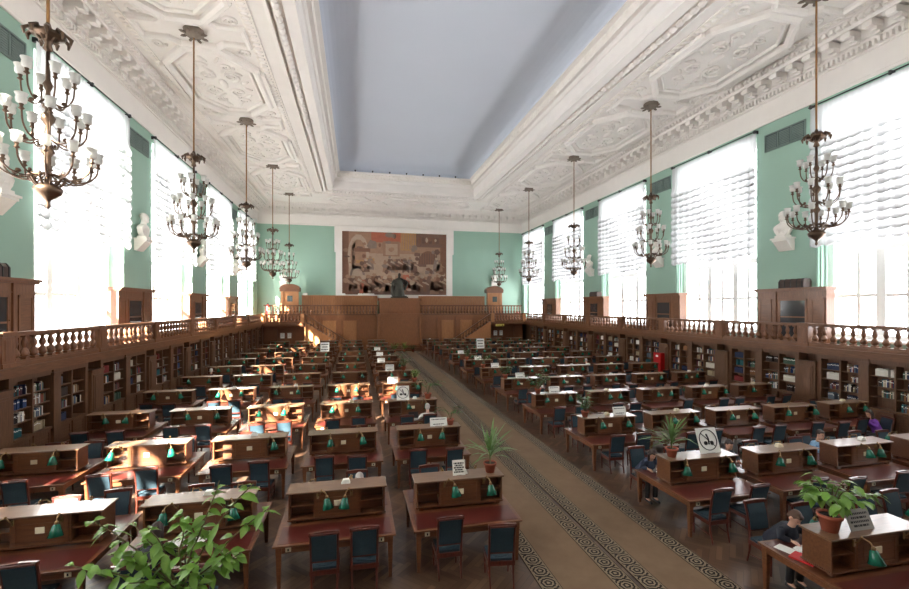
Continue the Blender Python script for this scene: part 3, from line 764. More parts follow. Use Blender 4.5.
# ------------------------------------------------------------------ chandeliers
def chandelier():
    t = thing('chandelier', '', 'chandelier')        # origin at the finial's tip
    m = MB(); m.tube([(0,0,4.2),(0,0,9.1)], .035, 6); m.build('rod', M['rod'], t)
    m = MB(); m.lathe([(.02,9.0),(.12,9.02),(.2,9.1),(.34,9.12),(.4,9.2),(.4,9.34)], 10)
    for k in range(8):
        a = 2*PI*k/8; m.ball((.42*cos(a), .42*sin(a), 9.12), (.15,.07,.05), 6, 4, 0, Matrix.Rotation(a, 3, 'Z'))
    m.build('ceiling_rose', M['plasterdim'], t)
    m = MB(); m.lathe([(.03,3.6),(.1,3.66),(.06,3.8),(.14,3.9),(.3,3.95),(.34,4.02),(.1,4.06),(.05,4.25),(.02,4.3)], 10)
    for k in range(9):
        a = 2*PI*k/9
        m.tube([(.12*cos(a), .12*sin(a), 3.85), (.3*cos(a), .3*sin(a), 4.08), (.42*cos(a), .42*sin(a), 3.98), (.4*cos(a), .4*sin(a), 3.86)], [.03,.06,.05,.02], 5)
    m.build('leaf_crown', M['bronze'], t)
    m = MB(); m.lathe([(.02,0),(.05,.06),(.03,.14),(.06,.2),(.24,.34),(.27,.42),(.27,.46),(.2,.54),(.08,.6),(.05,.72),(.06,1.2),(.13,1.3),(.07,1.42),(.045,1.9),(.12,2.02),(.14,2.1),(.06,2.22),(.045,2.7),(.1,2.84),(.05,2.95),(.04,3.62)], 12)
    m.build('stem', M['bronze'], t)
    m = MB()
    for k in range(10):
        a = 2*PI*k/10
        m.tube([(.1*cos(a), .1*sin(a), .45), (.24*cos(a), .24*sin(a), .56), (.34*cos(a), .34*sin(a), .72), (.28*cos(a), .28*sin(a), .78)], [.02,.025,.025,.02], 5)
    m.tube([(.34*cos(2*PI*k/20), .34*sin(2*PI*k/20), .72) for k in range(21)], .025, 5)
    m.build('basket', M['bronze'], t)
    for n, rad, z0, zc, r0, ph in ((6, .48, 2.4, 2.9, .1, .3), (9, .7, 1.5, 2.02, .16, .1), (12, .9, .68, 1.12, .28, 0)):
        m = MB()
        pts = [(r0*.4, 0, z0+.12), (rad*.45, 0, z0-.04), (rad*.78, 0, z0+.03), (rad*.97, 0, z0+.22), (rad, 0, zc)]
        q = []
        for i in range(len(pts)-1):
            for s in range(3):
                a, b = Vector(pts[i]), Vector(pts[i+1]); q.append(a.lerp(b, s/3))
        q.append(Vector(pts[-1]))
        q = [q[0]] + [(q[i-1]+q[i]*2+q[i+1])/4 for i in range(1, len(q)-1)] + [q[-1]]
        m.tube(q, .02, 5)
        m.lathe([(.02,-.05),(.06,-.02),(.03,.02),(.045,.08),(.05,.1)], 8, (rad, 0, zc)); m.ball((rad*.6,0,z0+.06), (.06,.03,.05), 6, 4)
        arm = m.build('arm', M['bronze'], t)
        g = MB(); g.lathe([(.05,.08),(.09,.11),(.1,.2),(.088,.23),(.118,.31),(.108,.31),(.07,.22),(.06,.13)], 10, (rad, 0, zc))
        sh = g.build('glass_shade', M['shade'], arm)
        arm.rotation_euler = (0,0,ph)
        for k in range(1, n):
            a = arm.copy(); COL.objects.link(a); a.parent = t; a.rotation_euler = (0,0,ph+2*PI*k/n)
            s = sh.copy(); COL.objects.link(s); s.parent = a
    return t
ch = chandelier(); used = False
for side, xs, cs in (('left', LCX, LCH), ('right', RCX, RCH)):
    for k, y in enumerate(cs):
        lab = 'bronze three-tier chandelier hanging in the %s row, %s from the camera' % (side, ORD[k+1])
        loc = (xs - ((.27 if side == 'left' else -.12) if k == 0 else 0), y, CZ-9.34); rz = .37*k + (side == 'left')
        if not used: ch.location = loc; ch.rotation_euler = (0,0,rz); ch['label'] = lab; ch['group'] = 'bronze chandeliers'; used = True
        else: dup(ch, loc, rz, lab)

# ------------------------------------------------------------------ carpets
for x0, x1, lab in ((3.07, 4.72, 'long brown patterned runner carpet along the left half of the centre aisle'), (4.80, 6.42, 'long brown patterned runner carpet along the right half of the centre aisle')):
    t = thing('carpet_runner', lab, 'carpet', ((x0+x1)/2, 3.0, 0), 0, 'aisle runners'); h = (x1-x0)/2; L = 45.6
    m = MB(); m.box(-h, h, 0, L, 0, .008, 0); m.build('pile_field', M['carpet'], t)
    for q in (-1, 1):
        m = MB(); m.box(-.18, .18, 0, L, .0, .012); m.build('border', M['carpetb'], t, (q*(h-.18), 0, 0))

# ------------------------------------------------------------------ end podium
def rail(t, x0, x1, y, z, n, dz0=.12, h=.72):
    """balustrade along x as parts of t"""
    m = MB(); m.box(x0, x1, y-.12, y+.12, z, z+dz0); m.build('plinth', M['podiumdark'], t)
    m = MB(); m.box(x0, x1, y-.14, y+.14, z+dz0+h, z+dz0+h+.12); m.build('handrail', M['podiumdark'], t)
    add_balusters(t, [(x0+.2+(x1-x0-.4)*k/(n-1), y) for k in range(n)], z+dz0, h)
PX0, PX1 = 2.35, 7.1
t = thing('podium', 'panelled oak end podium with central block, raised balustrade and slatted back panels', 'podium')
m = MB(); m.box(RLX, PX0, 50.2, BACK, 0, 3.9); m.box(PX1, RRX, 50.2, BACK, 0, 3.9); m.box(RLX, RRX, 50.05, 50.3, 3.7, 3.9); m.box(RLX, RRX, 50.1, 50.25, 0, .3)
for k in range(13):
    x = RLX + 1.2 + k*2.2
    if PX0-.3 < x < PX1+.3: continue
    m.box(x-.14, x+.14, 50.04, 50.22, .3, 3.7)
m.build('front_panelling', M['podiummid'], t)
for k in range(13):
    x = RLX + 1.2 + k*2.2
    if PX0-2 < x < PX1+.2 or x > RRX-1.9: continue
    m = MB(); m.box(x+.4, x+1.8, 50.13, 50.22, .7, 3.3); m.box(x+.55, x+1.65, 50.06, 50.14, .85, 3.15); m.build('raised_panel', M['podium'], t)
m = MB(); m.box(PX0, PX1, 49.4, BACK-.4, 0, 3.85); m.box(PX0-.15, PX1+.15, 49.2, 51.5, 3.75, 4.05); m.box(PX0+.15, PX1-.15, 49.6, 52, 4.05, 5.5); m.box(PX0-.05, PX1+.05, 49.45, 52, 5.5, 5.8)
m.box(PX0-.1, PX0+.25, 49.25, 49.5, 0, 3.75); m.box(PX1-.25, PX1+.1, 49.25, 49.5, 0, 3.75); m.box(PX0+.5, PX1-.5, 49.52, 49.62, 4.3, 5.3)
m.build('central_block', M['podiummid'], t)
m = MB(); m.box(PX0+.35, PX1-.35, 49.33, 49.42, .5, 3.6); m.box(PX0+.5, PX1-.5, 49.27, 49.34, .7, 3.4); m.build('central_panel', M['podiummid'], t)
for k in range(3):
    m = MB(); m.box(PX0-.4+.1*k, PX1+.4-.1*k, 48.3+.35*k, 49.3, .16*k, .16*(k+1)); m.build('step', M['podiumdark'], t)
rail(t, RLX, PX0, 50.15, 3.9, 34, .14, .85); rail(t, PX1, RRX, 50.15, 3.9, 34, .14, .85)
for x0, x1 in ((-5.95, PX0), (PX1, 15.2)):
    m = MB(); m.box(x0, x1, 51.7, 51.8, 4.0, 6.05); n = int((x1-x0)/.24)
    for k in range(n): m.box(x0+.06+.24*k, x0+.19+.24*k, 51.55, 51.7, 4.0, 6.0)
    m.box(x0, x1, 51.52, 51.82, 6.0, 6.1); m.build('slatted_panel', M['podium'], t)
def pavilion(x, lab):
    t = thing('clock_pavilion', lab, 'pavilion', (x, 51.6, 3.903), 0, 'oak pavilions of the podium')
    m = MB(); m.box(-.8, .8, -.3, .5, 0, 2.75); m.box(-.95, .95, -.38, .5, 0, .25)
    for q in (-1, 1): m.box(q*.78-.14, q*.78+.14, -.4, -.28, .25, 2.6)
    m.build('body', M['podium'], t)
    m = MB(); m.box(-1.05, 1.05, -.5, .5, 2.6, 2.85); m.prism([(1.1*cos(PI*k/10), 2.85+.6*sin(PI*k/10)) for k in range(11)], -.48, .5, 'y'); m.build('arched_pediment', M['podiumdark'], t)
    m = MB(); m.box(-.5, .5, -.35, -.3, .3, 2.4); m.build('door', M['podium'], t)
    m = MB(); m.box(-.28, .28, -.37, -.34, 1.5, 2.15); m.build('window_panel', M['glassdark'], t)
pavilion(-7.15, 'arched oak pavilion at the left end of the podium'); pavilion(16.35, 'arched oak pavilion at the right end of the podium')
# side balconies and stairs
def stair(side, lab):
    s = -1 if side == 'L' else 1
    X = lambda q: AX + s*q                       # q: distance from the axis
    t = thing('staircase', lab, 'staircase', (0,0,0), 0, 'podium staircases')
    q0, q1 = 5.6, 10.2                          # foot, head
    N = 17; yo, yi = 48.75, 50.03
    m = MB()
    for k in range(N):
        a = q0 + (q1-q0)*k/N; m.box(X(a), X(q1), yo+.1, yi, GF*k/N, GF*(k+1)/N)
    m.build('steps', M['podiumdark'], t)
    m = MB(); m.prism([(X(q0-.1),0),(X(q1),0),(X(q1),GF+.1),(X(q0-.1),.2)], yo, yo+.1, 'y'); m.build('stringer', M['podium'], t)
    m = MB(); m.prism([(X(q0),.95),(X(q1),GF+.86),(X(q1),GF+.98),(X(q0),1.07)], yo-.08, yo+.18, 'y'); m.build('handrail', M['podiumdark'], t)
    m = MB(); m.box(X(q0-.15), X(q0+.15), yo-.1, yo+.2, 0, 1.15); m.build('newel_post', M['podiumdark'], t)
    add_balusters(t, [(X(q0+.35+(q1-q0-.5)*k/12), yo+.05, .27 + (GF-.12)*(.35+(q1-q0-.5)*k/12)/(q1-q0)) for k in range(13)], 0, .7)
    return t
stair('L', 'oak staircase with balusters descending from the left end balcony'); stair('R', 'oak staircase with balusters descending from the right end balcony')
def balcony(side, lab):
    s = -1 if side == 'L' else 1
    a, b = sorted((AX + s*10.2, RLX+.02 if side == 'L' else RRX-.02))
    t = thing('end_balcony', lab, 'balcony', (0,0,0), 0, 'end balconies')
    m = MB(); m.box(a, b, 48.6, 50.03, 2.8, GF); m.box(a, b, 48.5, 48.65, 2.9, 3.04); m.build('floor_slab', M['podiumdark'], t)
    rail(t, a, b, 48.75, GF, 12, .16, .7)
    for x in (a+.16, b-.26):
        m = MB(); m.box(x-.14, x+.24, 48.58, 48.9, GF, GF+1.0); m.build('pedestal', M['podium'], t)
    m = MB(); m.box(a, b, 49.9, 50.0, 0, 2.8)
    for k in range(3): m.box(a+.3+k*1.45, a+1.4+k*1.45, 49.82, 49.9, .1, 2.5)
    m.build('under_panelling', M['podiumdark'], t)
    for k, (dx, wd) in enumerate(((.9, .42), (1.6, .38))):
        p = MB(); p.box(-wd/2, wd/2, 0, .01, -.28, .28); p.box(-wd/3, wd/3, -.002, 0, .16, .2, 1); p.box(-wd/3, wd/3, -.002, 0, .02, .04, 1); p.box(-wd/3, wd/3, -.002, 0, -.1, -.08, 1)
        p.build('notice', [M['paper'], M['ink']], loc=(a+dx+(1.0 if side == 'L' else 0), 49.8, 1.75), tag=('white paper notice pinned under the %s end balcony, %s one' % ('left' if side == 'L' else 'right', ['larger','smaller'][k]), 'notice', 'paper notices'))
balcony('L', 'oak balcony at the left end of the podium'); balcony('R', 'oak balcony at the right end of the podium')
m = MB(); m.box(-.5, .5, 0, .06, -.12, .12); m.box(-.4, .1, -.004, 0, -.03, .03, 1); m.box(.2, .4, -.004, 0, -.06, .06, 1)
m.build('exit_sign', [plain('yellow_sign', lin(226,206,96), .5), M['ink']], loc=(AX+11.2, 48.42, 2.72), tag=('yellow exit sign on the edge of the right end balcony', 'sign'))
# fire extinguishers at the gallery ends
for x, lab in ((XL+.45, 'red fire extinguisher at the far end of the left gallery'), (XR-.45, 'red fire extinguisher at the far end of the right gallery')):
    t = thing('fire_extinguisher', lab, 'fire extinguisher', (x + (1.0 if x < 0 else -.9), 51.4, GF if x > 0 else 3.9), 0, 'fire extinguishers')
    m = MB(); m.lathe([(.2,0),(.22,.1),(.22,.95),(.14,1.1),(.05,1.15)], 12); m.build('cylinder', M['red'], t)
    m = MB(); m.lathe([(.05,1.14),(.05,1.24),(.09,1.26),(.03,1.32)], 8); m.tube([(.05,0,1.2),(.26,0,1.1),(.28,0,.6)], .025, 6); m.build('valve_hose', M['black'], t)
# papers on top of the slatted panels
R = random.Random(5)
for k, x in enumerate((-5.6, -2.0, -1.5, .4, .9, 1.3, 1.75)):
    p = MB(); p.box(-.26, .26, -.1, .1, 0, .2); p.box(-.22, .22, -.09, .09, .2, .25)
    p.build('paper_stack', M['paper'], loc=(x, 51.7, 6.1), tag=('small white paper stack on the left slatted panel, %s from the left' % ORD[k+1], 'papers', 'paper stacks on the podium panels'))
# bronze statue
def voxel(o, size, smooth=2):
    md = o.modifiers.new('r', 'REMESH'); md.mode = 'VOXEL'; md.voxel_size = size; md.use_smooth_shade = True
    if smooth:
        s2 = o.modifiers.new('s', 'SMOOTH'); s2.iterations = smooth; s2.factor = .5
    return bake(o)
t = thing('statue', 'dark bronze statue of a robed figure in front of the mural', 'statue', (4.72, 50.2, 5.803))
m = MB(); m.box(-.95, .95, -.5, .5, 0, .16); m.box(-.8, .8, -.42, .42, .16, .26); m.build('base', M['statue'], t)
m = MB()
m.tube([(0,0,.2),(.02,0,.8),(0,0,1.5),(0,0,2.0)], [.66,.5,.44,.36], 14); m.ball((0,0,1.95), (.58,.36,.36), 14, 8)
m.tube([(0,-.02,2.1),(0,-.06,2.45)], [.16,.13], 10); m.ball((0,-.1,2.6), (.18,.21,.25), 12, 8); m.ball((0,-.31,2.56), (.04,.05,.06), 6, 4)
m.tube([(-.5,0,2.02),(-.82,-.1,1.6),(-.5,-.45,1.55)], [.2,.17,.11], 10); m.tube([(.5,0,2.02),(.9,-.05,1.72),(.75,-.4,1.95)], [.2,.17,.1], 10)
m.tube([(-.35,.05,2.0),(-.75,.1,1.2),(-.6,.0,.3)], [.2,.26,.3], 10); m.tube([(.4,.05,2.0),(.8,.12,1.5),(.62,.05,.9)], [.2,.22,.12], 10)
for k in range(7): m.tube([(-.55+.18*k,-.42+.06*abs(k-3),.2), (-.35+.12*k,-.34+.04*abs(k-3),1.4)], [.07,.05], 6)
m.box(-.7,-.35,-.62,-.5,1.35,1.75)
voxel(m.build('figure', M['statue'], t), .045)

# ------------------------------------------------------------------ reading desks
def project(x, y, z):
    d = y*cos(YAW) + x*sin(YAW); u = x*cos(YAW) - y*sin(YAW)
    return 454.5 + F*u/d, 307 - F*(z-4.8)/d
CT = 1.36                                            # top of the desk bookcase
def lamp_parts(parent, x, side, ang, shade=True):
    o = LAMP.copy(); COL.objects.link(o); o.parent = parent
    o.location = (x, .05 + side*.225, 1.27); o.rotation_euler = (0, 0, (PI if side > 0 else 0) + ang)
    if shade:
        s = SHADE.copy(); COL.objects.link(s); s.parent = o
    return o
m = MB(); m.box(-.03, .03, -.02, .0, -.05, .05)
m.tube([(0,-.01,0),(0,-.05,.03),(.0,-.1,.12),(0,-.2,.1),(0,-.235,.04)], .011, 5); m.ball((0,-.1,.12), .022, 6, 4)
m.lathe([(.03,0),(.03,.05),(.015,.07)], 8, (0,-.24,-.01))
LAMP = m.build('reading_lamp', M['brass']); COL.objects.unlink(LAMP); LAMP['label'] = 'brass lamp arm with green shade'
m = MB(); m.lathe([(.03,.02),(.052,0),(.07,-.07),(.108,-.17),(.102,-.17),(.064,-.07),(.04,-.01)], 14)
SHADE = m.build('lamp_shade', M['green']); COL.objects.unlink(SHADE); SHADE['label'] = 'conical green lamp shade'
SHADE.location = (0,-.24,-.01); SHADE.rotation_euler = (-.22,0,0)
def desk_meshes():
    P = {}
    t = thing('reading_desk', '', 'desk')
    m = MB(); m.box(-1.03, 1.03, -.93, .93, .745, .78); m.build('tabletop', M['tabwood'], t, bevel=.006)
    for s in (-1, 1):
        m = MB(); m.box(-.96, .96, s*.27, s*.87, .775, .784); m.build('leather_inlay', M['table'], t)
    m = MB(); m.box(-.97, .97, -.88, -.85, .63, .745); m.box(-.97, .97, .85, .88, .63, .745); m.box(-.97, -.94, -.86, .86, .63, .745); m.box(.94, .97, -.86, .86, .63, .745); m.build('apron', M['tabwood'], t)
    for sx in (-1, 1):
        for sy in (-1, 1):
            m = MB(); m.taper(sx*.935-.045, sx*.935+.045, sy*.845-.045, sy*.845+.045, 0, .66, .62); m.box(sx*.935-.048, sx*.935+.048, sy*.845-.048, sy*.845+.048, .62, .745)
            m.build('leg', M['tabwood'], t)
    m = MB(); c = .05
    m.box(-.88, .88, c-.225, c+.225, .83, .865)
    for x in (-.88, -.43, .40, .85): m.box(x, x+.03, c-.22, c+.22, .865, 1.33)
    m.box(-.86, .86, c-.012, c+.012, .865, 1.33)
    for x in (-.85, .43): m.box(x, x+.42, c-.2, c+.2, 1.08, 1.1)
    for x in (-.83, .75):
        for y in (c-.2, c+.12): m.box(x, x+.08, y, y+.08, .78, .83)
    m.box(-.9, .9, c-.24, c+.24, .845, .862)
    m.build('bookcase', M['case'], t)
    m = MB(); m.box(-.92, .92, c-.25, c+.25, 1.33, CT); m.build('bookcase_top', M['casetop'], t, bevel=.006)
    for s in (-1, 1):
        y = c + s*.215
        m = MB(); m.box(-.4, .4, y-.01, y+.01, .87, 1.325); 
        for b in ((-.4,.4,.87,.92),(-.4,.4,1.27,1.325),(-.4,-.34,.92,1.27),(.34,.4,.92,1.27)): m.box(b[0], b[1], y, y+s*.018, b[2], b[3])
        m.box(-.27, .27, y, y+s*.016, .97, 1.22)
        d = m.build('door', M['case'], t)
        if s < 0:
            p = MB(); p.box(-.065, .065, y-.03, y-.016, 1.06, 1.16); p.build('paper_slip', M['cream'], d)
    for x in (-.78, .78):
        p = MB(); p.box(x-.045, x+.045, -.895, -.88, .655, .725); p.box(x-.012, x+.012, -.899, -.894, .67, .71, 1); p.build('number_plate', [M['cream'], M['ink']], t)
    return t
def desk_far():
    t = thing('reading_desk', '', 'desk')
    m = MB(); m.box(-1.03, 1.03, -.93, .93, .745, .78); m.build('tabletop', M['tabwood'], t)
    m = MB(); m.box(-.96, .96, -.87, -.27, .775, .784); m.box(-.96, .96, .27, .87, .775, .784); m.build('leather_inlay', M['table'], t)
    for sx in (-1, 1):
        m = MB()
        for sy in (-1, 1): m.taper(sx*.935-.045, sx*.935+.045, sy*.845-.045, sy*.845+.045, 0, .7, .62)
        m.box(sx*.935-.03, sx*.935+.03, -.86, .86, .63, .745)
        m.build('leg_frame', M['tabwood'], t)
    m = MB(); m.box(-.94, .94, -.88, -.85, .63, .745); m.box(-.94, .94, .85, .88, .63, .745); m.build('apron', M['tabwood'], t)
    m = MB(); c = .05; m.box(-.88, .88, c-.225, c+.225, .79, .865)
    for x in (-.88, -.43, .40, .85): m.box(x, x+.03, c-.22, c+.22, .865, 1.33)
    m.box(-.86, .86, c-.012, c+.012, .865, 1.33)
    for x in (-.85, .43): m.box(x, x+.42, c-.2, c+.2, 1.08, 1.1)
    m.build('bookcase', M['case'], t)
    m = MB(); m.box(-.92, .92, c-.25, c+.25, 1.33, CT); m.build('bookcase_top', M['casetop'], t)
    m = MB(); m.box(-.4, .4, c-.225, c+.2, .87, 1.325); m.box(-.27, .27, c-.235, c-.22, .95, 1.24); m.build('door', M['case'], t)
    return t
LXC = [2.03 - 2.38*k for k in range(5)]; RXC = [7.74 + 2.38*k for k in range(5)]
RY = [5.35] + [8.8 + 3.81*(n-1) for n in range(1, 12)]
D0, D1 = desk_meshes(), desk_far(); fresh = {id(D0): True, id(D1): True}
desks = []
for n in range(12):
    for side, xs in (('left', LXC), ('right', RXC)):
        for k, x in enumerate(xs):
            if n == 0 and not ((side == 'right' and k < 2) or (side == 'left' and k == 2)): continue
            px = [project(x+a, RY[n]+b, .8)[0] for a in (-1, 1) for b in (-.9, .9)]
            if n > 0 and (max(px) < -6 or min(px) > 914): continue
            row = ORD[n+1] if side == 'right' or n == 0 else ORD[n]
            row = ORD[n] if n > 0 else 'nearest'
            lab = 'reading desk with bookcase and green lamps, %s row, %s desk %s of the carpet' % (row, ORD[k+1], side)
            src = D0 if n <= 4 else D1
            if fresh[id(src)]:
                src.location = (x, RY[n], 0); src['label'] = lab; src['group'] = 'reading desks'; fresh[id(src)] = False; o = src; kids(src)
            else: o = dup(src, (x, RY[n], 0), 0, lab, 'reading desks')
            desks.append((n, side, k, x, RY[n], o))
R = random.Random(11)
for n, side, k, x, y, o in desks:
    for s in ((-1, 1) if n <= 4 or side == 'right' and n < 7 else (-1,)):
        for q in (-1, 1):
            if R.random() < .04: continue
            xx = q*(.36 + R.uniform(-.1, .16)); lamp_parts(o, xx, s, R.uniform(-.9, .9) if n else R.uniform(-.5, .5))

# ------------------------------------------------------------------ chairs
def chair():
    t = thing('reading_chair', '', 'chair')
    m = MB(); m.box(-.22, .22, -.21, .22, .44, .485); m.ball((0,.01,.48), (.2,.2,.03), 12, 6); m.build('seat', M['teal'], t)
    m = MB(); m.box(-.235, .235, .205, .24, .37, .445); m.box(-.235, .235, -.24, -.2, .37, .445); m.box(-.24, -.205, -.22, .22, .37, .445); m.box(.205, .24, -.22, .22, .37, .445); m.build('seat_frame', M['chairwood'], t)
    for s in (-1, 1):
        m = MB(); m.tube([(s*.21,.21,0),(s*.215,.215,.2),(s*.215,.215,.42)], [.017,.021,.027], 6); m.build('leg', M['chairwood'], t)
        m = MB(); m.tube([(s*.2,-.29,0),(s*.205,-.235,.22),(s*.21,-.22,.42)], [.018,.021,.025], 6); m.build('leg', M['chairwood'], t)
    m = MB()
    for s in (-1, 1): m.tube([(s*.21,-.22,.4),(s*.212,-.235,.65),(s*.215,-.275,.9),(s*.22,-.325,1.1)], [.025,.023,.023,.02], 6)
    m.prism([(-.245,1.07),(.245,1.07),(.24,1.125),(0,1.14),(-.24,1.125)], -.345, -.295, 'y'); m.tube([(-.21,-.235,.6),(.21,-.235,.6)], .022, 6); m.tube([(-.21,-.33,1.09),(.21,-.33,1.09)], .028, 6)
    m.build('back_frame', M['chairwood'], t)
    m = MB(); q = [(-.235,.62),(-.25,.75),(-.277,.9),(-.325,1.07)]
    m.prism([(a+.03, b) for a, b in q] + [(a-.03, b) for a, b in reversed(q)], -.195, .195, 'x'); m.build('backrest', M['teal'], t)
    for s in (-1, 1):
        m = MB(); m.tube([(s*.208,-.25,.16),(s*.212,.212,.2)], .012, 5); m.build('stretcher', M['chairwood'], t)
    return t
def chair_far():
    t = thing('reading_chair', '', 'chair')
    m = MB(); m.box(-.22, .22, -.21, .22, .44, .5); m.build('seat', M['teal'], t)
    m = MB(); m.box(-.23, .23, -.23, .23, .37, .44)
    for s in (-1, 1):
        m.tube([(s*.21,.21,0),(s*.215,.215,.42)], .022, 4); m.tube([(s*.2,-.29,0),(s*.21,-.22,.42),(s*.212,-.235,.65),(s*.22,-.325,1.12)], .022, 4)
    m.box(-.24, .24, -.35, -.3, 1.07, 1.13); m.box(-.21, .21, -.26, -.22, .58, .62); m.build('frame', M['chairwood'], t)
    m = MB(); q = [(-.235,.62),(-.277,.9),(-.325,1.07)]
    m.prism([(a+.03, b) for a, b in q] + [(a-.03, b) for a, b in reversed(q)], -.195, .195, 'x'); m.build('backrest', M['teal'], t)
    return t
C0, C1 = chair(), chair_far(); freshc = {id(C0): True, id(C1): True}
R = random.Random(23)
# hand-set chairs: (row, side, col, near/far, seat) -> (dx, dy, extra turn) or None for an empty place
SETC = {(1,'left',0,-1,-1): (0,.03,0), (1,'left',0,-1,1): (0,-.42,-.12), (1,'left',1,-1,-1): (.25,-.03,0), (1,'left',1,-1,1): (.06,.0,0),
        (1,'right',0,-1,-1): (-.1,0,0), (1,'right',0,-1,1): (0,.02,.04), (1,'left',2,-1,-1): (0,-.4,0), (1,'left',2,-1,1): (.0,-.62,0),
        (0,'right',0,1,-1): (.1,.4,0), (1,'right',0,1,-1): (-.12,.3,0), (2,'right',4,-1,1): (-.6,-.27,1.3), (2,'right',4,-1,-1): (-.45,0,0), (1,'right',1,1,-1): (-.3,.25,0), (1,'right',2,1,1): (-.3,.25,0), (3,'left',0,-1,1): (.02,-.15,0)}
nch = 0
for n, side, k, x, y, o in desks:
    for s in (-1, 1):
        if n == 0 and (s < 0 or side == 'left'): continue
        if s > 0 and not (n <= 2 or (side == 'right' and n <= 6) or (n == 3 and side == 'left' and k < 2)): continue
        for q in (-1, 1):
            key = (n, side, k, s, q); r1, r2, r3, r4 = R.uniform(-.06,.06), R.uniform(-.22,.04), R.uniform(-.1,.1), R.random()
            dx, dy, da = r1, r2, r3
            if key in SETC:
                if SETC[key] is None: continue
                dx, dy, da = SETC[key]
                if s > 0: dy = -dy
            elif s < 0 and r4 < .06: continue
            elif s > 0 and r4 < .12: continue
            cx = x + q*.42 + dx; cy = y + s*(.93 - dy)
            px, py = project(cx, cy, .9)
            if not (-25 < px < 935 and py < 640): continue
            lab = 'teal chair at the %s side, %s seat, of %s desk %s of carpet, %s row' % ('near' if s < 0 else 'far', 'left' if q < 0 else 'right', ORD[k+1], side, ORD[n] if n else 'nearest')
            src = C0 if n <= 3 else C1; rz = (0 if s < 0 else PI) + da
            nch += 1
            if freshc[id(src)]:
                src.location = (cx, cy, 0); src.rotation_euler = (0,0,rz); src['label'] = lab; src['group'] = 'teal reading chairs'; freshc[id(src)] = False
            else: dup(src, (cx, cy, 0), rz, lab, 'teal reading chairs')
print('chairs', nch, 'desks', len(desks), 'books', len(near), len(books))

# ------------------------------------------------------------------ plants
def leaf(mb, p, d, up, L, w, mat=0, fold=.25, droop=.3):
    p, d, up = Vector(p), Vector(d).normalized(), Vector(up)
    s = d.cross(up)
    if s.length < 1e-3: s = Vector((1,0,0))
    s.normalize(); n = s.cross(d)
    q = []
    for t, ww in ((0,.05),(.3,.8),(.6,1),(.85,.5),(1,.02)):
        c = p + d*L*t - Vector((0,0,1))*droop*L*t*t
        q += [c - s*w*ww/2 + n*w*fold*ww/2, c, c + s*w*ww/2 + n*w*fold*ww/2]
    mb.add(q, [(3*i+j, 3*i+j+1, 3*i+j+4, 3*i+j+3) for i in range(4) for j in range(2)], mat, True)
def pot(t, r, h, z=0, saucer=True):
    m = MB(); m.lathe([(r*.66,.0),(r*.92,h*.78),(r*1.04,h*.8),(r*1.06,h),(r*.94,h),(r*.9,h*.86),(r*.05,h*.86)], 16); m.build('pot', M['terracotta'], t)
    m = MB(); m.lathe([(r*.9,h*.82),(r*.88,h*.88),(.01,h*.9)], 12); m.build('soil', M['soil'], t)
def saucer_paper(t, r):
    m = MB(); m.box(-r*2.2, r*2.4, -r*1.5, r*1.5, 0, .004); m.build('paper_mat', M['paper'], t)
def plant(kind, loc, lab, size=1, seed=0, mat='leaf', group=None):
    R = random.Random(seed); t = thing('potted_plant', lab, 'potted plant', loc, R.random()*6, group)
    r, h = .11*min(1.2, size+.25), .17*min(1.2, size+.25); pot(t, r, h)
    f, st = MB(), MB()
    if kind == 'blade':
        st.tube([(0,0,h*.8),(0.01,0,h+.22*size)], .02, 6)
        for k in range(46):
            a = R.random()*2*PI; el = R.uniform(.25, 1.35); L = R.uniform(.4, .72)*size
            d = Vector((cos(a)*cos(el), sin(a)*cos(el), sin(el)))
            leaf(f, (0,0,h+R.uniform(.05,.24)*size), d, (0,0,1), L, .035*size+.008, 0, .2, R.uniform(.1,.55))
    elif kind == 'bush':
        for k in range(9):
            a = R.random()*2*PI; el = R.uniform(.7, 1.45); L = R.uniform(.35, .62)*size
            d = Vector((cos(a)*cos(el), sin(a)*cos(el), sin(el)))
            pts = [Vector((0,0,h*.85)) + d*L*q + Vector((0,0,.05*q*q)) for q in (0,.5,1)]
            st.tube(pts, [.01,.008,.005], 4)
            for q in range(14):
                u = R.uniform(.25,1.05); a2 = R.random()*2*PI
                leaf(f, pts[0].lerp(pts[2], min(1, u)), d*.4+Vector((cos(a2), sin(a2), R.uniform(-.2,.5))), (0,0,1), R.uniform(.13,.22)*size, .08*size, 0, .2, .35)
    elif kind == 'sparse':
        for k in range(5):
            a = 2*PI*k/5 + R.random(); d = Vector((cos(a), sin(a), 0))
            pts = [(0,0,h*.85), (d*.1*size) + Vector((0,0,h+.25*size)), (d*.32*size)+Vector((0,0,h+.42*size)), (d*.55*size)+Vector((0,0,h+.38*size))]
            st.tube(pts, [.008,.007,.006,.004], 4)
            for q in range(9):
                p = Vector(pts[1+q % 3]).lerp(Vector(pts[min(3, 2+q % 3)]), R.random()); a2 = a + R.uniform(-1.4,1.4)
                leaf(f, p, (cos(a2), sin(a2), .1), (0,0,1), R.uniform(.1,.2)*size, .05*size, 0, .1, .5)
    st.build('stem', M['stem'], t); f.build('foliage', M[mat], t)
    return t
G = 'potted plants on the aisle desks'
def on_case(n, x, z=CT): return (x, RY[n]+.05, z)
plant('blade', on_case(1, 2.72), 'spiky potted plant on the first desk left of the carpet, nearest full row', 1.25, 1, 'blade', G)
plant('sparse', on_case(2, 2.68), 'thin straggly potted plant on the second-row desk left of the carpet', .75, 2, 'leafdark', G)
plant('sparse', on_case(3, 2.62), 'wide drooping potted plant on the third-row desk left of the carpet', 1.05, 3, 'leafdark', G)
plant('bush', on_case(4, 2.6), 'small upright potted plant on the fourth-row desk left of the carpet', .8, 4, 'leaf', G)
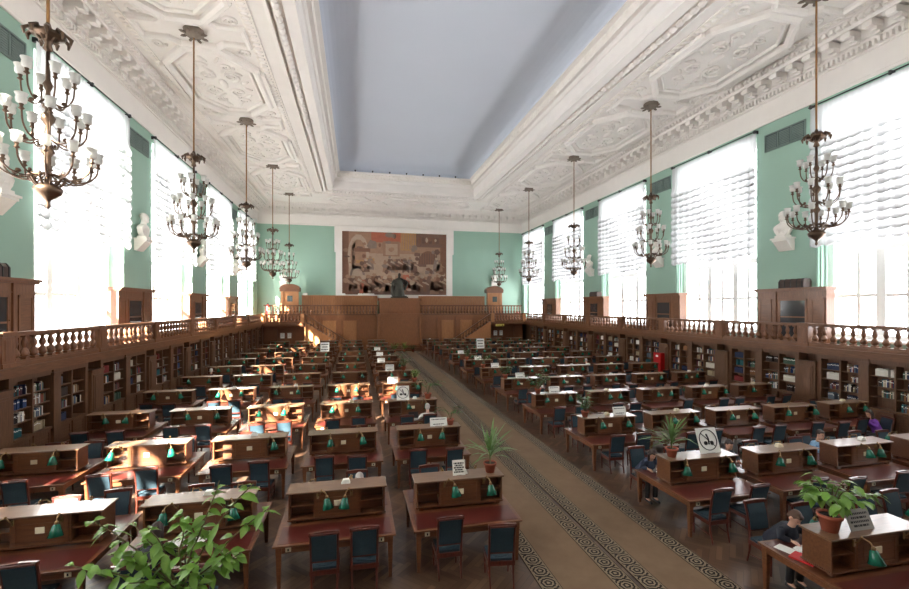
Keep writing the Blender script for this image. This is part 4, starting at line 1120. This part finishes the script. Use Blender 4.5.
plant('bush', on_case(5, 2.5), 'bushy potted plant on the fifth-row desk left of the carpet', .95, 5, 'leafdark', G)
plant('sparse', on_case(6, 2.55), 'small potted plant on the sixth-row desk left of the carpet', .8, 6, 'leafdark', G)
plant('blade', on_case(1, 7.08), 'tall spiky potted plant right of the carpet beside the round symbol board', 1.1, 7, 'blade', G)
plant('bush', on_case(2, 7.0), 'dark bushy potted plant on the second-row desk right of the carpet', .85, 8, 'leafdark', G)
plant('bush', on_case(3, 7.05), 'large bushy potted plant on the third-row desk right of the carpet', 1.15, 9, 'leafdark', G)
plant('bush', on_case(4, 7.0), 'tall narrow potted plant on the fourth-row desk right of the carpet', .9, 10, 'leafdark', G)
plant('sparse', on_case(5, 7.0), 'leafy potted plant on the fifth-row desk right of the carpet', 1.2, 11, 'leafdark', G)
plant('bush', on_case(6, 7.0), 'small potted plant on the sixth-row desk right of the carpet', .9, 12, 'leafdark', G)
# broad-leaved plant on the nearest right desk
t = thing('potted_plant', 'broad-leaved plant in a terracotta pot on the nearest desk right of the carpet', 'potted plant', (7.12, 5.4, CT), 0, G)
pot(t, .16, .26); R = random.Random(40); f, st = MB(), MB()
for k in range(16):
    a = 2*PI*k/16 + R.uniform(-.2,.2); rad = R.uniform(.18,.62)*(1.0 if abs(cos(a)) > .5 else .7); zz = .34 + R.uniform(.05,.32)
    p0, p1, p2 = Vector((0,0,.22)), Vector((.04*cos(a), .04*sin(a), .42)), Vector((rad*cos(a), rad*sin(a), zz+.1))
    st.tube([p0, p1, p1.lerp(p2,.5)+Vector((0,0,.07)), p2], [.012,.01,.007,.005], 5)
    for q in range(9):
        u = R.uniform(.35,1.05); a2 = a + R.uniform(-1.5,1.5)
        leaf(f, p1.lerp(p2, u)+Vector((0,0,.04)), (cos(a2), sin(a2), R.uniform(-.3,.3)), (0,0,1), R.uniform(.14,.22), .1, 0, .2, .5)
st.build('stem', M['stem'], t); f.build('foliage', M['leaf'], t)
# tall foreground plant on the left
t = thing('potted_plant', 'tall straggling broad-leaved plant rising at the bottom left in front of the desks', 'potted plant', (-1.86, 5.34, CT), 0, G)
pot(t, .17, .3); R = random.Random(77); f, st = MB(), MB()
tips = [(-.95,.25,1.08),(-.72,.1,.78),(-.35,.1,1.02),(.0,.0,1.2),(.35,.15,1.46),(.7,.1,1.42),(.85,.1,1.1),(.5,-.05,.75),(-.85,-.1,.5),(-.4,-.2,.62),(.6,.2,.62),(.2,-.15,.72),(-.1,-.1,.5),(-1.05,.0,.75),(-.6,.3,1.0),(-.9,.2,.3),(-.55,-.25,.35),(.05,.2,.95),(.25,-.2,.5)]
for i, tp in enumerate(tips):
    tp = Vector(tp); p0 = Vector((.03*cos(i), .03*sin(i), .26)); mid = Vector((tp.x*.35, tp.y*.3, .26+(tp.z-.26)*.62))
    pts = []
    for q in range(7):
        u = q/6; pts.append(p0*(1-u)**2 + mid*2*u*(1-u) + tp*u*u + Vector((R.uniform(-.02,.02), R.uniform(-.02,.02), 0)))
    st.tube(pts, [.014-.0014*q for q in range(7)], 5)
    for q in range(17):
        u = R.uniform(.42, 1.02); j = min(5, int(u*6)); p = pts[j].lerp(pts[j+1], min(1, u*6-j)); a2 = R.random()*2*PI
        leaf(f, p, (cos(a2), sin(a2)*.8, R.uniform(-.5,.5)), (R.uniform(-.3,.3), R.uniform(-.5,.2), 1), R.uniform(.12,.2), R.uniform(.07,.1), 0, .25, .45)
st.build('stem', M['stem'], t); f.build('foliage', M['leaf'], t)
# plants by the podium
for k, (x, y, s, kd, lab) in enumerate(((3.95, 47.2, 1.45, 'bush', 'bright green bushy plant on the floor before the podium steps, left one'), (5.0, 47.4, 1.4, 'blade', 'bright arching plant before the middle of the podium steps'), (5.9, 47.2, 1.0, 'bush', 'dark bushy plant before the right end of the podium steps'))):
    plant(kd, (x, y, 0), lab, s, 60+k, 'leaf' if k < 2 else 'leafdark', 'plants before the podium')

# ------------------------------------------------------------------ boards, cards and papers
def board(loc, w, h, lab, lean=.25, kind='text', mat='paper', lines=2):
    t = thing('notice_board' if kind == 'emblem' else 'notice_card', lab, 'sign', loc, 0)
    R3 = Matrix.Rotation(-lean, 3, 'X')
    def piece(name, mb, mm):
        mb.v = [tuple(R3 @ Vector(v)) for v in mb.v]; return mb.build(name, mm, t)
    m = MB(); m.box(-w/2, w/2, 0, .012, 0, h); piece('panel', m, M[mat])
    m = MB()
    if kind == 'emblem':
        r = h*.4; c = h*.52
        pts = [(r*cos(2*PI*k/28), -.006, c+r*sin(2*PI*k/28)) for k in range(29)]; m.tube(pts, h*.018, 5)
        m.tube([(-r*.72,-.006,c+r*.7),(r*.72,-.006,c-r*.7)], h*.016, 5)
        m.tube([(-r*.1,-.006,c+r*.6),(r*.05,-.006,c+r*.1),(r*.0,-.006,c-r*.45)], h*.03, 5); m.ball((-r*.35,-.006,c-r*.3), (r*.24,.005,r*.2), 10, 6); m.ball((r*.38,-.006,c-r*.32), (r*.22,.005,r*.22), 10, 6)
        piece('symbol', m, M['ink'])
    else:
        for k in range(lines):
            z = h*(.78 - .56*k/max(1, lines-1)); ww = w*(.4 - .08*(k % 2)); x = -ww
            while x < ww:
                q = w*(.05+.05*((k*7+int(x*90)) % 3)); m.box(x, min(ww, x+q), -.002, .0, z-h*.05, z+h*.05); x += q + w*.025
        piece('lettering', m, M['ink'])
    m = MB(); m.box(-w*.2, w*.2, .0, h*.45, 0, .008); m.box(-.02, .02, h*.3, h*.32, 0, h*.5); m.build('stand', M['greyboard'], t)
    return t
def cz(n, x, dy=-.05): return (x, RY[n]+.05+dy, CT)
board(cz(3, 1.68, -.1), .46, .52, 'white board with black crossed round symbol on third-row desk left of the carpet', .2, 'emblem')
board(cz(1, 8.15, 0), .56, .58, 'white board with black crossed round symbol on nearest full-row desk right of carpet', .35, 'emblem')
board(cz(2, 2.32, -.08), .5, .24, 'white two-line text card on the second-row desk left of the carpet', .3)
board(cz(1, 2.05, -.05), .26, .3, 'small printed poster card on the nearest full-row desk left of the carpet', .3, lines=5)
board((7.63, RY[0]-.06, CT), .46, .3, 'grey board with lettering beside the broad-leaved plant', .4, mat='greyboard', lines=4)
for n, x in ((4, 1.62), (5, 1.75), (6, 1.5), (7, 1.6), (8, 1.6)): board(cz(n, x), .46, .26 if n != 5 else .34, 'white text card on the %s-row desk left of the carpet' % ORD[n], .3)
for n, x in ((2, 8.2), (3, 7.75), (4, 7.75), (5, 7.7), (6, 7.75), (7, 7.5)): board(cz(n, x), .46, .26, 'white text card on the %s-row desk right of the carpet' % ORD[n], .3)
board((10.1, RY[8]+.05, CT), .66, .8, 'tall white board on the far eighth-row desk right of the carpet', .15, lines=3)
board((-2.4, RY[8]+.05, CT), .66, .7, 'tall white board on the far eighth-row desk left of the carpet', .15, lines=3)
R = random.Random(9)
for n, side, k, x, y, o in desks:                    # slip boxes on the bookcase tops
    if n == 0 and side == 'left': continue
    if R.random() < (.55 if side == 'right' else .2) and not (side == 'right' and n == 0 and k == 0):
        xx = x + R.uniform(-.05,.3)
        m = MB(); m.prism([(-.085,0),(.085,0),(.06,.075),(-.05,.075)], -.05, .05, 'y'); m.build('slip_box', M['cream' if R.random() < .5 else 'paper'], loc=(xx, y+.1, CT), tag=('small white slip box on top of the %s desk %s of the carpet, %s row' % (ORD[k+1], side, ORD[n] if n else 'nearest'), 'box', 'slip boxes on the desks'))
TT = .785
def open_book(loc, rz, lab, w=.32):
    t = thing('open_book', lab, 'book', loc, rz)
    for s in (-1, 1):
        m = MB(); m.prism([(0,0),(s*w/2,0),(s*w/2,.012),(s*w*.3,.03),(s*.01,.022)], -.11, .11, 'y'); m.build('page_block', M['paper'], t)
    m = MB(); m.box(-w/2-.008, w/2+.008, -.116, .116, -.004, .001); m.build('cover', M['greyboard'], t)
def sheet(loc, rz, lab, w=.21, h=.3, mat='paper'):
    m = MB(); m.box(-w/2, w/2, -h/2, h/2, 0, .006); o = m.build('paper_sheet', M[mat], loc=loc, tag=(lab, 'paper')); o.rotation_euler = (0,0,rz)
sheet((6.95, 5.95, TT), .3, 'white paper sheet in front of the reading man at the nearest right desk'); open_book((7.25, 5.86, TT+.004), .1, 'open book under the hands of the reading man at nearest right desk')
m = MB(); m.box(-.12, .12, -.16, .16, .004, .02, 1); m.box(-.125, .125, -.165, .165, 0, .004); m.box(-.125, .125, -.165, .165, .02, .026); m.box(-.13, -.12, -.165, .165, 0, .026)
o = m.build('red_book', [M['red'], M['paper']], loc=(6.95, 5.66, TT), tag=('red-covered book lying near the table edge of the nearest right desk', 'book')); o.rotation_euler = (0,0,.35)
open_book((7.28, 9.35, TT+.004), .1, 'open book before the dark-haired woman at the aisle end of the right desk')
open_book((9.45, 9.62, TT+.004), 0, 'open book before the dark-haired man facing the camera'); open_book((-3.0, 8.3, TT+.004), .2, 'open book and papers behind the tall left plant'); sheet((-2.65, 8.35, TT), -.3, 'loose white sheet beside the open book behind the tall plant')
open_book((7.45, 13.3, TT+.004), .3, 'open white magazine on the far side of the second-row desk right of carpet', .42)
m = MB()
t = thing('laptop', 'open grey laptop in front of the white-haired reader', 'laptop', (2.0, 15.75, TT))
m.box(-.17,.17,-.12,.12,0,.015); m.build('keyboard_base', M['greyboard'], t); m = MB(); m.prism([(.12,.015),(.2,.22),(.21,.22),(.13,.015)], -.17, .17, 'x'); m.build('screen', M['black'], t)

# ------------------------------------------------------------------ readers
def mat_cloth(name, c): return plain(name, c, .85, var=.15, scale=25, bstr=.2)
def person(loc, rz, lab, top, hair, lean=.22, pitch=.5, long=False, vox=.011, hands=((-.13,.5,.83),(.13,.5,.83)), legs=True, thin=1.0, pants=None, turn=0):
    t = thing('person', lab, 'person', loc, rz)
    hz = .56; sh = Vector((0, lean, hz+.46-.35*lean*lean)); pel = Vector((0,-.06,hz)); mid = pel.lerp(sh, .5)+Vector((0,-.02,0))
    hd = sh + Vector((0, .07+.1*lean, .255-.12*pitch*.5)); Rh = Matrix.Rotation(turn, 3, 'Z') @ Matrix.Rotation(-pitch, 3, 'X')
    H = lambda p: hd + Rh @ Vector(p)
    arms = []
    for s, h in ((-1, hands[0]), (1, hands[1])):
        S = sh + Vector((s*.19*thin, 0, -.03)); E = Vector((s*.27, (S.y+h[1])/2-.06, .84+.02)); Wr = Vector(h) + Vector((s*.02,-.07,.02)); arms.append((s, S, E, Wr, Vector(h)))
    m = MB()
    m.tube([pel-Vector((0,0,.08)), pel, mid, sh-Vector((0,0,.06)), sh+Vector((0,0,.01))], [.13,.15,.135*thin,.15*thin,.08], 14, squash=.75)
    m.tube([sh-Vector((.17*thin,0,.03)), sh+Vector((.17*thin,0,-.03))], .06, 8)
    m.tube([sh-Vector((0,.0,.03)), hd-Vector((0,.02,.06))], [.06,.052], 10)
    m.ball(hd, (.076,.096,.116), 16, 12, 0, Rh); m.ball(H((0,.05,-.06)), (.058,.055,.06), 10, 8, 0, Rh)
    m.ball(H((0,.1,-.01)), (.013,.02,.026), 8, 6, 0, Rh); m.ball(H((0,.092,-.058)), (.024,.01,.008), 8, 6, 0, Rh); m.ball(H((0,.09,-.1)), (.022,.015,.015), 8, 6, 0, Rh)
    for q in (-1, 1): m.ball(H((q*.078,-.005,-.008)), (.012,.022,.034), 8, 6, 0, Rh)
    for s, S, E, Wr, h in arms:
        m.tube([S, S.lerp(E,.5), E, E.lerp(Wr,.4), Wr], [.05,.047,.041,.038,.027], 10)
        d = (h - Wr).normalized(); sd = d.cross(Vector((0,0,1))).normalized()
        m.tube([Wr, Wr+d*.05, Wr+d*.09], [.026,.036,.03], 8, squash=.6)
        for j, (off, ln) in enumerate(((-.03,.065),(-.01,.08),(.01,.075),(.03,.055))):
            b = Wr+d*.08+sd*off; m.tube([b, b+d*ln*.5+Vector((0,0,.006)), b+d*ln+Vector((0,0,-.012))], [.0105,.01,.008], 6)
        b = Wr+d*.03-sd*s*.028; m.tube([b, b-sd*s*.03+d*.03, b-sd*s*.035+d*.06-Vector((0,0,.01))], [.012,.011,.009], 6)
    L = []
    for s in (-1, 1):
        hip, kn, an = Vector((s*.09,-.03,hz-.03)), Vector((s*.11,.4,.52)), Vector((s*.11,.36,.09))
        L.append((s, hip, kn, an)); m.tube([hip, hip.lerp(kn,.5), kn, kn.lerp(an,.4), an], [.085,.075,.06,.055,.04], 10); m.tube([an, an+Vector((0,.12,-.05))], [.04,.03], 8)
    voxel(m.build('body', M['skin'], t), vox, 1)
    c = MB()
    c.tube([pel-Vector((0,0,.05)), pel+Vector((0,0,.02)), mid, sh-Vector((0,0,.05)), sh+Vector((0,.01,.035))], [.155,.168,.15*thin,.166*thin,.075], 14, squash=.8)
    c.tube([sh-Vector((.18*thin,0,.03)), sh+Vector((.18*thin,0,-.03))], .07, 10)
    for s, S, E, Wr, h in arms: c.tube([S, S.lerp(E,.5), E, E.lerp(Wr,.4), Wr.lerp(E,.06)], [.066,.06,.054,.05,.04], 10)
    voxel(c.build('upper_garment', top, t), vox*1.3, 2)
    c = MB()
    c.tube([pel-Vector((0,0,.09)), pel+Vector((0,0,.03))], [.14,.165], 12, squash=.85)
    for s, hip, kn, an in L: c.tube([hip, hip.lerp(kn,.5), kn, kn.lerp(an,.5), an+Vector((0,0,.01))], [.1,.088,.074,.066,.06], 10)
    voxel(c.build('trousers', pants or M['black'], t), vox*1.4, 2)
    c = MB()
    for s, hip, kn, an in L: c.tube([an+Vector((0,-.04,-.04)), an+Vector((0,.05,-.045)), an+Vector((0,.17,-.06))], [.045,.048,.03], 10, squash=.9)
    c.build('shoes', M['black'], t)
    c = MB()
    c.ball(H((0,-.022,.03)), (.086,.094,.104), 14, 10, 0, Rh); c.ball(H((0,-.055,-.02)), (.076,.06,.085), 12, 8, 0, Rh); c.ball(H((0,.04,.085)), (.066,.05,.034), 10, 6, 0, Rh)
    if long:
        b0 = H((0,-.06,-.02)); c.tube([H((0,-.05,.04)), b0, b0+Vector((0,-.03,-.13)), b0+Vector((0,-.01,-.26))], [.08,.088,.085,.05], 12, squash=.6)
        for q in (-1, 1): c.tube([H((q*.06,.0,.05)), H((q*.085,.0,-.05)), H((q*.085,.0,-.05))+Vector((0,0,-.14))], [.035,.035,.025], 8)
    voxel(c.build('hair', hair, t), vox, 1)
    c = MB()
    for q in (-1, 1): c.ball(H((q*.03,.084,.012)), (.011,.008,.007), 8, 6, 0, Rh)
    c.build('eyes', M['eye'], t)
    return t
hb, hd_, hg, hw, hblk = plain('brown_hair', lin(84,58,42), .6), plain('dark_brown_hair', lin(50,34,28), .6), plain('grey_hair', lin(168,162,158), .7), plain('white_hair', lin(214,212,208), .7), plain('black_hair', lin(32,28,28), .6)
navy, dblue, lblue, purple, shirt, charcoal, sage = mat_cloth('navy_jacket', lin(30,34,46)), mat_cloth('slate_blue_knit', lin(48,58,78)), mat_cloth('light_blue_shirt', lin(140,180,214)), mat_cloth('purple_jumper', lin(112,58,156)), mat_cloth('white_shirt', lin(226,224,216)), mat_cloth('charcoal_vest', lin(38,40,48)), mat_cloth('grey_jumper', lin(120,118,114))
NS = -.02
def seatp(n, x, side, dy): return (x, RY[n] + side*(.93 + dy), 0)
person(seatp(0, 7.33, 1, .22), PI, 'person with brown hair, dark navy jacket, bent over a book at nearest right desk', navy, hb, .28, .75, False, .009)
person(seatp(1, 7.1, 1, .24), PI, 'person with long dark hair and slate blue top reading right beside the carpet', dblue, hd_, .32, .75, True, .009)
person(seatp(1, 9.42, 1, .2), PI, 'person with short dark hair and charcoal vest facing the camera between two right desks', charcoal, hd_, .2, .35, False, .009)
person(seatp(1, 12.58, 1, .22), PI, 'person in a light blue shirt half hidden behind the third desk right of carpet', lblue, hd_, .08, .2, False)
person((17.02, RY[2]-1.2, 0), 1.35, 'person in a purple jumper with long dark hair reading near the right bookcases', purple, hd_, .16, .45, True, hands=((-.08,.45,.95),(.12,.45,.95)))
person(seatp(3, 2.46, -1, .12), 0, 'person with grey-white hair and white shirt seen from behind beside the carpet', shirt, hg, .1, .3, False, .01, thin=1.12)
person(seatp(1, .06, 1, .22), PI, 'person with grey hair bent low behind the second desk left of carpet', sage, hg, .3, .9, False)
person((-3.14, RY[1]-1.22, 0), 0, 'person with dark brown hair seen from behind the tall left plant', charcoal, hd_, .3, .6, True)
person(seatp(6, -7.9, -1, .15), 0, 'person with white hair at a far desk by the left bookcases', sage, hw, .12, .2, False, .016)
person(seatp(6, 15.0, -1, .15), 0, 'person in a white shirt at a far desk near the red fire cabinet', shirt, hg, .14, .3, False, .016)
